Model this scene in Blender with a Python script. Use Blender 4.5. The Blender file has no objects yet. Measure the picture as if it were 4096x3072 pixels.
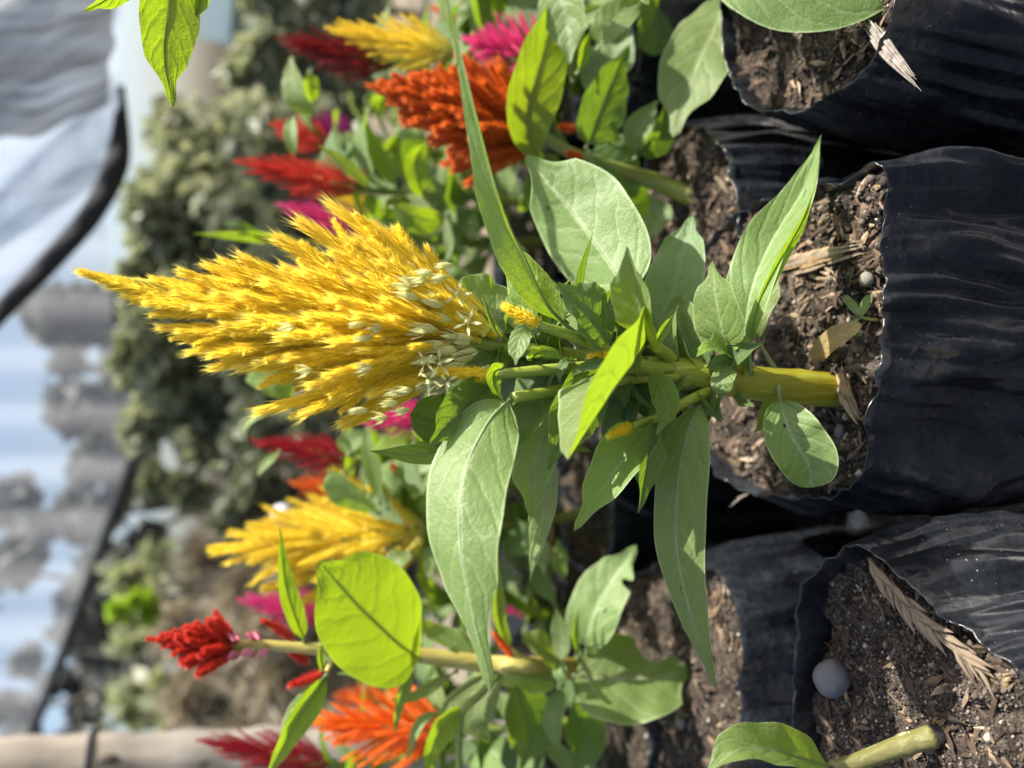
import bpy, bmesh, math, random
import numpy as np
from mathutils import Vector, Matrix, noise as mnoise

sc = bpy.context.scene
COL = sc.collection
R = math.radians
V3 = Vector

# ------------------------------------------------------------------ camera, sky, sun, exposure
FPX = 3100.0                      # focal length in pixels of the 4096-wide photograph
PITCH = R(20.0)
CAM = V3((0.0, 0.0, 0.72))
FWD = V3((0, math.cos(PITCH), -math.sin(PITCH)))
UPV = V3((0, math.sin(PITCH), math.cos(PITCH)))
RGT = V3((1, 0, 0))
cam_d = bpy.data.cameras.new('camera')
cam = bpy.data.objects.new('camera', cam_d); COL.objects.link(cam)
# the phone was held on its side: picture-left is the world's up, picture-top the world's right
cam.matrix_world = Matrix(((-UPV.x, RGT.x, -FWD.x, CAM.x),
                           (-UPV.y, RGT.y, -FWD.y, CAM.y),
                           (-UPV.z, RGT.z, -FWD.z, CAM.z), (0, 0, 0, 1)))
cam_d.sensor_fit = 'HORIZONTAL'; cam_d.sensor_width = 36.0
cam_d.lens = 36.0 * FPX / 4096.0
cam_d.clip_start = 0.02; cam_d.clip_end = 2000
cam_d.dof.use_dof = True
cam_d.dof.focus_distance = 0.535
cam_d.dof.aperture_fstop = 2.9
sc.camera = cam

SUN = V3((0.57, 0.04, 0.79)).normalized()
world = bpy.data.worlds.new('World'); sc.world = world; world.use_nodes = True
wn = world.node_tree
bg = next(n for n in wn.nodes if n.type == 'BACKGROUND')
sky = wn.nodes.new('ShaderNodeTexSky'); sky.sky_type = 'NISHITA'; sky.sun_disc = False
sky.sun_elevation = math.asin(SUN.z); sky.sun_rotation = math.atan2(SUN.x, SUN.y)
sky.air_density = 1.0; sky.dust_density = 4.0; sky.ozone_density = 1.0
wn.links.new(sky.outputs[0], bg.inputs[0]); bg.inputs[1].default_value = 0.11
sun_d = bpy.data.lights.new('sun', 'SUN'); sun_d.energy = 5.0; sun_d.angle = R(0.5); sun_d.color = (1.0, 0.95, 0.86)
sun = bpy.data.objects.new('sun', sun_d); COL.objects.link(sun)
sun.rotation_euler = (-SUN).to_track_quat('-Z', 'Y').to_euler()
sun.location = (2, 0.5, 4)
sc.view_settings.view_transform = 'Standard'; sc.view_settings.look = 'None'
sc.view_settings.exposure = 1.25; sc.view_settings.gamma = 1.0
sc.view_settings.use_curve_mapping = False
sc.render.engine = 'CYCLES'
sc.cycles.max_bounces = 8; sc.cycles.transparent_max_bounces = 16

# ------------------------------------------------------------------ pixel helpers
def ray(px, py):
    return FWD * FPX + UPV * (2048 - px) + RGT * (1536 - py)
def P(px, py, Y):
    d = ray(px, py); return CAM + d * (Y / d.y)
def PZ(px, py, z):
    d = ray(px, py); return CAM + d * ((z - CAM.z) / d.z)
def pxm(p):
    """metres per photograph pixel at the point p"""
    return (p - CAM).dot(FWD) / FPX

SOIL = 0.26

# ------------------------------------------------------------------ object helpers
def link(o): COL.objects.link(o); return o
def tag(o, label, cat, group=None, kind=None):
    if label: o['label'] = label
    if cat: o['category'] = cat
    if group: o['group'] = group
    if kind: o['kind'] = kind
    return o
def thing(name, loc, label, cat, group=None):
    o = link(bpy.data.objects.new(name, None)); o.location = loc
    o.empty_display_size = 0.02
    return tag(o, label, cat, group)
def obj(name, me, material=None, root=None, M=None):
    o = link(bpy.data.objects.new(name, me))
    if material is not None:
        if not me.materials: me.materials.append(material)
        if me.materials[0] != material:
            o.material_slots[0].link = 'OBJECT'; o.material_slots[0].material = material
    if root is not None:
        o.parent = root
        if root.type == 'EMPTY': o.matrix_parent_inverse = Matrix.Translation(-root.location)
    if M is not None: o.matrix_basis = M
    return o
def mesh(name, verts, faces, smooth=True):
    me = bpy.data.meshes.new(name); me.from_pydata([tuple(v) for v in verts], [], faces); me.update()
    if smooth: me.polygons.foreach_set('use_smooth', [True] * len(me.polygons))
    return me
def spline(pts, n, closed=False):
    """Catmull-Rom through the points, n samples"""
    pts = [V3(p) for p in pts]; m = len(pts); out = []
    seg = m if closed else m - 1
    for i in range(n):
        t = i / n * seg if closed else i / (n - 1) * seg
        k = min(int(t), seg - 1); f = t - k
        if closed: a, b, c, d = (pts[(k + j) % m] for j in (-1, 0, 1, 2))
        else:
            b, c = pts[k], pts[k + 1]
            a = pts[k - 1] if k else b * 2 - c
            d = pts[k + 2] if k + 2 < m else c * 2 - b
        out.append(0.5 * (2 * b + (c - a) * f + (2 * a - 5 * b + 4 * c - d) * f * f + (3 * b - a - 3 * c + d) * f ** 3))
    return out
def tube(pts, radii, sides=8, verts=None, faces=None, ribs=0.0, caps=True):
    verts = [] if verts is None else verts; faces = [] if faces is None else faces
    b0 = len(verts); n = len(pts); prev = None
    for i, p in enumerate(pts):
        t = (pts[min(i + 1, n - 1)] - pts[max(i - 1, 0)]).normalized()
        a = prev if prev is not None else (V3((0, 1, 0)) if abs(t.y) < 0.8 else V3((1, 0, 0)))
        s = (a - t * a.dot(t)).normalized(); prev = s; q = t.cross(s)
        for k in range(sides):
            w = 2 * math.pi * k / sides
            r = radii[i] * (1 + ribs * (1 if k % 2 else -1))
            verts.append(p + (s * math.cos(w) + q * math.sin(w)) * r)
    for i in range(n - 1):
        for k in range(sides):
            k2 = (k + 1) % sides
            faces.append((b0 + i * sides + k, b0 + i * sides + k2, b0 + (i + 1) * sides + k2, b0 + (i + 1) * sides + k))
    if caps:
        faces.append(tuple(b0 + k for k in reversed(range(sides))))
        faces.append(tuple(b0 + (n - 1) * sides + k for k in range(sides)))
    return verts, faces
def frame(p, z, scale=(1, 1, 1), roll=0.0):
    z = z.normalized(); a = V3((0, 0, 1)) if abs(z.z) < 0.9 else V3((0, 1, 0))
    x = a.cross(z).normalized(); y = z.cross(x)
    Mx = Matrix(((x.x, y.x, z.x, p.x), (x.y, y.y, z.y, p.y), (x.z, y.z, z.z, p.z), (0, 0, 0, 1)))
    return Mx @ Matrix.Rotation(roll, 4, 'Z') @ Matrix.Diagonal((*scale, 1))
def fbm(p, s=1.0, o=3):
    return mnoise.fractal(V3(p) * s, 1.0, 2.0, o)

# ------------------------------------------------------------------ materials
def new_mat(name):
    m = bpy.data.materials.new(name); m.use_nodes = True; nt = m.node_tree; nt.nodes.clear()
    out = nt.nodes.new('ShaderNodeOutputMaterial')
    def N(typ, ins=None, **props):
        n = nt.nodes.new('ShaderNode' + typ)
        for k, v in props.items(): setattr(n, k, v)
        for k, v in (ins or {}).items():
            if isinstance(v, bpy.types.NodeSocket): nt.links.new(v, n.inputs[k])
            else: n.inputs[k].default_value = v
        return n
    def mth(op, a, b=0.0, c=0.0, clamp=False):
        return N('Math', {0: a, 1: b, 2: c}, operation=op, use_clamp=clamp).outputs[0]
    def mixc(f, a, b, blend='MIX'):
        n = N('Mix', {0: f, 6: a, 7: b}, data_type='RGBA', blend_type=blend); return n.outputs[2]
    def ramp(f, stops):
        n = N('ValToRGB', {0: f}); cr = n.color_ramp
        cr.elements[0].position, cr.elements[0].color = stops[0][0], c4(stops[0][1])
        cr.elements[1].position, cr.elements[1].color = stops[-1][0], c4(stops[-1][1])
        for p, c in stops[1:-1]:
            e = cr.elements.new(p); e.color = c4(c)
        return n.outputs[0]
    def mr(v, a, b, c=0.0, d=1.0):
        return N('MapRange', {0: v, 1: a, 2: b, 3: c, 4: d}, clamp=True).outputs[0]
    def noise(scale, detail=3, vec=None, rough=0.5):
        ins = {'Scale': scale, 'Detail': detail, 'Roughness': rough}
        if vec is not None: ins['Vector'] = vec
        return N('TexNoise', ins).outputs[0]
    def surf(s): nt.links.new(s, out.inputs['Surface'])
    return m, N, mth, mixc, ramp, mr, noise, surf
def c4(c): return (*c, 1.0) if len(c) == 3 else c

def leaf_material(name, base, vein, trans, fac=0.42, rough=0.52, veins=6.5):
    m, N, mth, mixc, ramp, mr, noise, surf = new_mat(name)
    uv = N('UVMap').outputs[0]
    sx = N('SeparateXYZ', {0: uv})
    u, v = sx.outputs[0], mth('MULTIPLY_ADD', sx.outputs[1], 2.0, -1.0)
    av = mth('ABSOLUTE', v)
    side = mth('GREATER_THAN', v, 0.0)
    wob = mth('MULTIPLY', noise(7, 2, uv), 0.5)
    curve = mth('MULTIPLY', mth('POWER', av, 1.3), 0.26)
    ph = mth('ADD', mth('MULTIPLY', mth('SUBTRACT', u, curve), veins), mth('ADD', mth('MULTIPLY', side, 0.37), wob))
    d = mth('ABSOLUTE', mth('SUBTRACT', mth('FRACT', ph), 0.5))          # 0 on a lateral vein
    lat = mth('MULTIPLY', mr(d, 0.0, 0.06, 1.0, 0.0), mr(av, 0.75, 0.98, 1.0, 0.0))
    mid = mr(av, 0.02, 0.075, 1.0, 0.0)
    vn = mth('MAXIMUM', mth('MULTIPLY', lat, 0.60), mid)
    edge = mr(av, 0.93, 0.985)
    tc = N('TexCoord').outputs['Object']
    mott = noise(75, 4, tc, 0.6); fine = noise(520, 2, tc, 0.6)
    rnd = N('ObjectInfo').outputs['Random']
    col = mixc(vn, c4(base), c4(vein))
    col = mixc(mr(mott, 0.35, 0.7, 0.0, 0.35), col, c4([x * 0.72 for x in base]))
    col = mixc(mth('MULTIPLY', edge, 0.5), col, c4([min(1, x * 1.25 + 0.05) for x in vein]))
    hs = N('HueSaturation', {'Hue': mr(rnd, 0, 1, 0.488, 0.512), 'Saturation': 1.0, 'Value': mr(rnd, 0, 1, 0.82, 1.2), 'Fac': 1.0, 'Color': col}).outputs[0]
    tcol = mixc(mth('MULTIPLY', vn, 0.85), c4(trans), c4([x * 0.36 for x in trans]))
    h = mth('ADD', mth('MULTIPLY', mr(d, 0.0, 0.22, 0.0, 1.0), 0.30), mth('MULTIPLY', mott, 1.1))
    h = mth('ADD', h, mth('MULTIPLY', fine, 0.35))
    bump = N('Bump', {'Strength': 0.75, 'Distance': 0.0018, 'Height': h}).outputs[0]
    pr = N('BsdfPrincipled', {'Base Color': hs, 'Roughness': rough, 'Normal': bump, 'Specular IOR Level': 0.5})
    tr = N('BsdfTranslucent', {'Color': tcol, 'Normal': bump})
    surf(N('MixShader', {0: fac, 1: pr.outputs[0], 2: tr.outputs[0]}).outputs[0])
    return m
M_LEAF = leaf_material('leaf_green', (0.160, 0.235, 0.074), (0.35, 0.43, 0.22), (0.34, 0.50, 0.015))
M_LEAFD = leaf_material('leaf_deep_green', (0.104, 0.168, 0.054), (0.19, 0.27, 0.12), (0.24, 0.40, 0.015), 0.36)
M_YOUNG = leaf_material('leaf_young', (0.18, 0.29, 0.045), (0.30, 0.42, 0.13), (0.34, 0.49, 0.010), 0.45)

def stem_material(name, a, b):
    m, N, mth, mixc, ramp, mr, noise, surf = new_mat(name)
    tc = N('TexCoord').outputs['Object']
    mp = N('Mapping', {'Vector': tc, 'Scale': (1, 1, 0.06)}).outputs[0]
    st = noise(260, 2, mp, 0.6); n2 = noise(30, 3, tc)
    z = N('SeparateXYZ', {0: tc}).outputs[2]
    col = mixc(mr(z, 0.28, 0.44), c4(a), c4(b))
    col = mixc(mr(st, 0.5, 0.68, 0.0, 0.5), col, c4([min(1, x * 1.5 + 0.04) for x in b]))
    col = mixc(mr(n2, 0.4, 0.7, 0, 0.35), col, c4([x * 0.6 for x in a]))
    bp = N('Bump', {'Strength': 0.5, 'Distance': 0.0015, 'Height': st}).outputs[0]
    pr = N('BsdfPrincipled', {'Base Color': col, 'Roughness': 0.4, 'Normal': bp, 'Subsurface Weight': 0.15, 'Subsurface Radius': (0.006, 0.006, 0.002), 'Subsurface Scale': 0.5})
    surf(pr.outputs[0]); return m
M_STEM = stem_material('stem_yellow_green', (0.27, 0.21, 0.010), (0.21, 0.27, 0.035))
M_STEMG = stem_material('stem_green', (0.19, 0.20, 0.035), (0.17, 0.23, 0.05))
M_CUT = stem_material('stem_cut_olive', (0.15, 0.14, 0.045), (0.15, 0.15, 0.05))
M_STEMO = stem_material('stem_ochre', (0.40, 0.27, 0.05), (0.38, 0.33, 0.09))

def petal_material(name, dark, main, tip, trans, fac=0.34):
    m, N, mth, mixc, ramp, mr, noise, surf = new_mat(name)
    g = N('SeparateXYZ', {0: N('TexCoord').outputs['Generated']}).outputs[2]
    rnd = N('NewGeometry').outputs['Random Per Island']
    col = ramp(g, [(0.0, dark), (0.3, main), (0.8, main), (1.0, tip)])
    col = N('HueSaturation', {'Hue': mr(rnd, 0, 1, 0.488, 0.508), 'Saturation': mr(rnd, 0, 1, 1.03, 0.93), 'Value': mr(rnd, 0, 1, 0.78, 1.22), 'Fac': 1.0, 'Color': col}).outputs[0]
    pr = N('BsdfPrincipled', {'Base Color': col, 'Roughness': 0.42, 'Specular IOR Level': 0.45})
    tr = N('BsdfTranslucent', {'Color': c4(trans)})
    surf(N('MixShader', {0: fac, 1: pr.outputs[0], 2: tr.outputs[0]}).outputs[0]); return m
PET = {
 'yellow': petal_material('petal_golden_yellow', (0.74, 0.72, 0.16), (0.95, 0.79, 0.06), (0.96, 0.90, 0.42), (0.98, 0.82, 0.10), 0.54),
 'pale': petal_material('petal_lemon', (0.54, 0.56, 0.18), (0.88, 0.72, 0.08), (0.90, 0.70, 0.04), (0.92, 0.74, 0.06)),
 'orange': petal_material('petal_orange', (0.52, 0.26, 0.03), (0.72, 0.185, 0.030), (0.80, 0.30, 0.11), (0.78, 0.20, 0.02)),
 'fire': petal_material('petal_orange_yellow', (0.76, 0.14, 0.012), (0.84, 0.22, 0.016), (0.90, 0.60, 0.04), (0.88, 0.22, 0.015)),
 'red': petal_material('petal_red', (0.55, 0.15, 0.07), (0.66, 0.060, 0.040), (0.76, 0.15, 0.10), (0.70, 0.07, 0.03)),
 'crimson': petal_material('petal_crimson', (0.25, 0.03, 0.03), (0.42, 0.018, 0.035), (0.60, 0.05, 0.07), (0.5, 0.015, 0.03)),
 'dark': petal_material('petal_dark_red', (0.12, 0.02, 0.02), (0.26, 0.014, 0.022), (0.36, 0.05, 0.05), (0.3, 0.012, 0.015)),
 'magenta': petal_material('petal_magenta', (0.50, 0.10, 0.20), (0.72, 0.075, 0.28), (0.80, 0.20, 0.42), (0.78, 0.07, 0.27)),
 'purple': petal_material('petal_purple', (0.25, 0.03, 0.14), (0.36, 0.022, 0.20), (0.48, 0.05, 0.28), (0.4, 0.02, 0.2)),
 'bud': petal_material('bud_cream_green', (0.54, 0.58, 0.18), (0.74, 0.73, 0.38), (0.86, 0.83, 0.60), (0.76, 0.76, 0.32), 0.34),
 'pinkbud': petal_material('bud_pink', (0.55, 0.20, 0.22), (0.72, 0.20, 0.30), (0.80, 0.36, 0.40), (0.7, 0.2, 0.25), 0.3),
 'green': petal_material('spike_core_green', (0.28, 0.38, 0.05), (0.42, 0.45, 0.05), (0.6, 0.52, 0.05), (0.5, 0.5, 0.05), 0.25),
}

def plastic_material(name, dust=0.5):
    m, N, mth, mixc, ramp, mr, noise, surf = new_mat(name)
    tc = N('TexCoord').outputs['Object']
    n1 = noise(18, 5, tc, 0.65); n2 = noise(160, 3, tc, 0.6)
    vo = N('TexVoronoi', {'Vector': tc, 'Scale': 330.0, 'Randomness': 1.0}, feature='F1')
    pick = mth('GREATER_THAN', N('SeparateXYZ', {0: vo.outputs['Color']}).outputs[0], 0.94); vo = vo.outputs['Distance']
    patch = mr(noise(9, 3, tc), 0.45, 0.68)
    speck = mth('MULTIPLY', mr(vo, 0.10, 0.28, 1.0, 0.0), mth('MULTIPLY', patch, pick))
    film = mth('MULTIPLY', mr(mth('MULTIPLY', n1, mth('ADD', n2, 0.45)), 0.40, 0.72), dust)
    col = mixc(mth('MULTIPLY', film, 0.6), (0.007, 0.0085, 0.011, 1), (0.085, 0.095, 0.11, 1))
    col = mixc(mth('MULTIPLY', speck, 0.8), col, (0.42, 0.38, 0.32, 1))
    rough = mth('ADD', mr(n1, 0.3, 0.7, 0.16, 0.32), mth('ADD', mth('MULTIPLY', speck, 0.4), mth('MULTIPLY', film, 0.25)))
    mp = N('Mapping', {'Vector': tc, 'Scale': (1, 1, 0.22), 'Rotation': (0.25, 0.2, 0)}).outputs[0]
    r1 = mth('ABSOLUTE', mth('SUBTRACT', noise(11, 2, mp, 0.5), 0.5)); r2 = mth('ABSOLUTE', mth('SUBTRACT', noise(44, 2, tc, 0.5), 0.5))
    h = mth('ADD', mth('ADD', mr(r1, 0.0, 0.20, 1.0, 0.0), mth('MULTIPLY', mr(r2, 0.0, 0.12, 1.0, 0.0), 0.10)), mth('MULTIPLY', n2, 0.10))
    bp = N('Bump', {'Strength': 0.5, 'Distance': 0.0045, 'Height': h}).outputs[0]
    pr = N('BsdfPrincipled', {'Base Color': col, 'Roughness': rough, 'Normal': bp, 'Specular IOR Level': 0.65})
    surf(pr.outputs[0]); return m
M_BAG = plastic_material('black_polythene', 0.30)
M_MAT = plastic_material('black_ground_film', 0.4)

def soil_material():
    m, N, mth, mixc, ramp, mr, noise, surf = new_mat('potting_soil')
    tc = N('TexCoord').outputs['Object']
    n = noise(90, 6, tc, 0.7); n2 = noise(420, 3, tc, 0.7)
    f = mth('MULTIPLY_ADD', n2, 0.55, mth('MULTIPLY', n, 0.6))
    col = ramp(f, [(0.38, (0.009, 0.0075, 0.006)), (0.54, (0.034, 0.027, 0.021)), (0.67, (0.115, 0.092, 0.070)), (0.82, (0.29, 0.245, 0.195))])
    bp = N('Bump', {'Strength': 1.0, 'Distance': 0.007, 'Height': f}).outputs[0]
    surf(N('BsdfPrincipled', {'Base Color': col, 'Roughness': 0.95, 'Normal': bp, 'Specular IOR Level': 0.2}).outputs[0]); return m
M_SOIL = soil_material()
def chip_material(name, stops, scale=200, rough=0.85):
    m, N, mth, mixc, ramp, mr, noise, surf = new_mat(name)
    rnd = N('NewGeometry').outputs['Random Per Island']
    tc = N('TexCoord').outputs['Object']
    n = noise(scale, 3, tc, 0.6)
    col = mixc(mr(n, 0.35, 0.7, 0, 0.6), ramp(rnd, stops), (0.03, 0.02, 0.014, 1))
    bp = N('Bump', {'Strength': 0.6, 'Distance': 0.001, 'Height': n}).outputs[0]
    surf(N('BsdfPrincipled', {'Base Color': col, 'Roughness': rough, 'Normal': bp, 'Specular IOR Level': 0.25}).outputs[0]); return m
M_CHIP = chip_material('bark_and_husk', [(0.0, (0.025, 0.018, 0.013)), (0.5, (0.075, 0.052, 0.036)), (0.8, (0.17, 0.115, 0.072)), (1.0, (0.38, 0.29, 0.20))])
M_GRAIN = chip_material('sand_grain', [(0.0, (0.03, 0.024, 0.020)), (0.6, (0.09, 0.072, 0.056)), (0.93, (0.22, 0.18, 0.14)), (1.0, (0.5, 0.45, 0.38))])
M_HUSK = chip_material('dry_husk', [(0.0, (0.17, 0.125, 0.08)), (0.5, (0.28, 0.23, 0.17)), (1.0, (0.36, 0.22, 0.09))], 120)
M_STONE = chip_material('grey_stone', [(0.0, (0.19, 0.195, 0.20)), (1.0, (0.19, 0.195, 0.20))], 260, 0.85)
M_WSTONE = chip_material('pale_stone', [(0.0, (0.30, 0.27, 0.23)), (1.0, (0.30, 0.27, 0.23))], 60, 0.8)
M_TWIG = chip_material('grey_twig', [(0.0, (0.25, 0.22, 0.19)), (1.0, (0.25, 0.22, 0.19))], 150)
M_DEAD = leaf_material('leaf_dead_yellow', (0.36, 0.27, 0.11), (0.45, 0.36, 0.2), (0.42, 0.3, 0.08), 0.3)

def foliage_material(name, cols, trans, fac=0.25):
    m, N, mth, mixc, ramp, mr, noise, surf = new_mat(name)
    rnd = N('NewGeometry').outputs['Random Per Island']
    pr = N('BsdfPrincipled', {'Base Color': ramp(rnd, [(i / (len(cols) - 1), c) for i, c in enumerate(cols)]), 'Roughness': 0.45, 'Specular IOR Level': 0.5})
    tr = N('BsdfTranslucent', {'Color': c4(trans)})
    surf(N('MixShader', {0: fac, 1: pr.outputs[0], 2: tr.outputs[0]}).outputs[0]); return m
M_HEDGE = foliage_material('hedge_foliage', [(0.11, 0.125, 0.078), (0.21, 0.23, 0.15), (0.38, 0.40, 0.28)], (0.34, 0.37, 0.18), 0.42)
M_HEDGE2 = foliage_material('hedge_foliage_light', [(0.10, 0.12, 0.07), (0.19, 0.21, 0.125), (0.32, 0.34, 0.22)], (0.30, 0.34, 0.14), 0.42)
M_DRY = foliage_material('dry_grass', [(0.14, 0.115, 0.075), (0.30, 0.255, 0.175), (0.46, 0.40, 0.29)], (0.38, 0.32, 0.2))
M_FAR = foliage_material('far_tree_foliage', [(0.10, 0.11, 0.105), (0.16, 0.175, 0.165), (0.22, 0.235, 0.22)], (0.2, 0.21, 0.18))  # greys lightened so the foliage colour itself carries distance haze
M_LIME = foliage_material('lime_foliage', [(0.14, 0.24, 0.02), (0.22, 0.34, 0.03), (0.3, 0.42, 0.05)], (0.35, 0.52, 0.02), 0.4)
M_TRUNK = chip_material('tree_bark', [(0.0, (0.13, 0.11, 0.09)), (1.0, (0.13, 0.11, 0.09))], 20)

def post_material():
    m, N, mth, mixc, ramp, mr, noise, surf = new_mat('weathered_wood')
    tc = N('TexCoord').outputs['Object']
    mp = N('Mapping', {'Vector': tc, 'Scale': (1, 1, 0.12)}).outputs[0]
    n = noise(45, 5, mp, 0.65); b = noise(5, 3, tc)
    col = ramp(n, [(0.3, (0.13, 0.118, 0.10)), (0.55, (0.26, 0.235, 0.20)), (0.75, (0.35, 0.32, 0.275))])
    col = mixc(mr(b, 0.45, 0.7, 0, 0.5), col, (0.26, 0.22, 0.17, 1))
    bp = N('Bump', {'Strength': 0.7, 'Distance': 0.004, 'Height': n}).outputs[0]
    surf(N('BsdfPrincipled', {'Base Color': col, 'Roughness': 0.85, 'Normal': bp}).outputs[0]); return m
M_POST = post_material()
def net_material(name, col, opac, streak=0.2):
    m, N, mth, mixc, ramp, mr, noise, surf = new_mat(name)
    uv = N('UVMap').outputs[0]
    mp = N('Mapping', {'Vector': uv, 'Scale': (26, 2.2, 1)}).outputs[0]
    n = noise(1.0, 4, mp, 0.6)
    op = mth('ADD', opac, mr(n, 0.3, 0.7, -streak, streak), clamp=True)
    di = N('BsdfDiffuse', {'Color': c4(col)}); tr = N('BsdfTranslucent', {'Color': c4(col)})
    mx = N('MixShader', {0: 0.5, 1: di.outputs[0], 2: tr.outputs[0]})
    surf(N('MixShader', {0: op, 1: N('BsdfTransparent').outputs[0], 2: mx.outputs[0]}).outputs[0]); return m
M_NETW = net_material('white_shade_net', (0.40, 0.46, 0.56), 0.66, 0.30)
M_NETG = net_material('grey_shade_net', (0.25, 0.25, 0.245), 0.80, 0.30)
M_NETF = net_material('far_shade_net', (0.46, 0.48, 0.51), 0.36, 0.06)  # cloth colour lightened to lay painted haze over the far trees
def plain(name, col, rough=0.7, spec=0.3, nscale=40, amt=0.3):
    m, N, mth, mixc, ramp, mr, noise, surf = new_mat(name)
    n = noise(nscale, 4, N('TexCoord').outputs['Object'])
    c = mixc(mr(n, 0.35, 0.7, 0, amt), c4(col), c4([x * 0.6 for x in col]))
    surf(N('BsdfPrincipled', {'Base Color': c, 'Roughness': rough, 'Specular IOR Level': spec}).outputs[0]); return m
M_HEM = plain('dark_hem', (0.018, 0.020, 0.024), 0.8)
M_CYAN = plain('pale_cyan_sheet', (0.58, 0.74, 0.74), 0.5, 0.4, 3, 0.15)
M_GPOST = plain('grey_green_post', (0.14, 0.18, 0.16), 0.6)
M_WHITE = plain('white_plastic', (0.48, 0.48, 0.48), 0.5, 0.4, 20, 0.1)
M_ROT = plain('rotted_end', (0.020, 0.016, 0.016), 0.9, 0.2, 300, 0.5)
M_HAIR = plain('pale_stub', (0.45, 0.48, 0.25), 0.7)
def ground_material():
    m, N, mth, mixc, ramp, mr, noise, surf = new_mat('dry_ground')
    tc = N('TexCoord').outputs['Object']
    n = noise(1.3, 6, tc, 0.65); n2 = noise(24, 4, tc, 0.6)
    col = ramp(mth('MULTIPLY_ADD', n2, 0.4, mth('MULTIPLY', n, 0.6)), [(0.3, (0.05, 0.045, 0.03)), (0.5, (0.15, 0.125, 0.085)), (0.7, (0.27, 0.23, 0.16))])
    bp = N('Bump', {'Strength': 0.8, 'Distance': 0.03, 'Height': n2}).outputs[0]
    surf(N('BsdfPrincipled', {'Base Color': col, 'Roughness': 0.95, 'Normal': bp}).outputs[0]); return m
M_GROUND = ground_material()

# ------------------------------------------------------------------ the ground
g = obj('ground', mesh('ground', [(-400, -60, 0), (400, -60, 0), (400, 900, 0), (-400, 900, 0)], [(0, 1, 2, 3)]), M_GROUND)
tag(g, 'dry brown ground running back under the hedge', 'ground', kind='structure')
vs, fs = [], []
nx, ny = 70, 70
for j in range(ny):
    for i in range(nx):
        x = -1.3 + 2.6 * i / (nx - 1); y = -0.5 + 2.6 * j / (ny - 1)
        vs.append((x, y, 0.012 + 0.012 * (fbm((x, y, 0), 9) + 0.6)))
for j in range(ny - 1):
    for i in range(nx - 1): fs.append((j * nx + i, j * nx + i + 1, (j + 1) * nx + i + 1, (j + 1) * nx + i))
g = obj('ground_film', mesh('ground_film', vs, fs), M_MAT)
tag(g, 'wrinkled black plastic film laid on the ground under the bags', 'ground film', kind='structure')

# ------------------------------------------------------------------ background: trees, hedge, nets, post
def leaf_cloud(name, blobs, n, size, seed, aspect=0.5, hang=0.0, shell=0.45):
    rg = np.random.default_rng(seed)
    w = np.array([b[1][0] * b[1][1] * b[1][2] for b in blobs]) ** 0.7; w /= w.sum()
    k = rg.choice(len(blobs), n, p=w)
    d = rg.normal(size=(n, 3)); d /= np.linalg.norm(d, axis=1, keepdims=True)
    r = (shell + (1 - shell) * rg.random(n)) ** 0.8
    r = r * (0.8 + 0.35 * np.sin(d[:, 0] * 5 + k) * np.cos(d[:, 2] * 6 + 2 * k))
    cen = np.array([b[0] for b in blobs])[k]; rad = np.array([b[1] for b in blobs])[k]
    c = cen + d * r[:, None] * rad
    a = rg.normal(size=(n, 3)); a[:, 2] -= hang; a /= np.linalg.norm(a, axis=1, keepdims=True)
    b = np.cross(a, rg.normal(size=(n, 3))); b /= np.linalg.norm(b, axis=1, keepdims=True)
    s = size * (0.6 + 0.8 * rg.random(n))[:, None]
    vv = np.stack([c - a * s, c + b * s * aspect, c + a * s, c - b * s * aspect], 1).reshape(-1, 3)
    me = bpy.data.meshes.new(name); me.vertices.add(4 * n); me.vertices.foreach_set('co', vv.ravel())
    me.loops.add(4 * n); me.loops.foreach_set('vertex_index', np.arange(4 * n, dtype=np.int32))
    me.polygons.add(n); me.polygons.foreach_set('loop_start', np.arange(0, 4 * n, 4, dtype=np.int32))
    me.polygons.foreach_set('loop_total', np.full(n, 4, dtype=np.int32)); me.update(); me.validate()
    return me
def branchy(base, tips, r0, seed):
    rg = random.Random(seed); vv, ff = [], []
    top = base + V3((0, 0, max(t.z for t in tips) - base.z)) * 0.55
    tube(spline([base, (base + top) / 2 + V3((rg.uniform(-.1, .1), 0, 0)), top], 8), [r0 * (1 - 0.5 * i / 7) for i in range(8)], 7, vv, ff)
    for t in tips:
        s = base.lerp(top, rg.uniform(0.5, 0.95))
        tube(spline([s, s.lerp(t, 0.5) + V3((rg.uniform(-.1, .1), rg.uniform(-.1, .1), 0.1)), t], 6), [r0 * 0.45 * (1 - 0.8 * i / 5) + 0.004 for i in range(6)], 5, vv, ff)
    return mesh('trunk', vv, ff)
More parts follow.
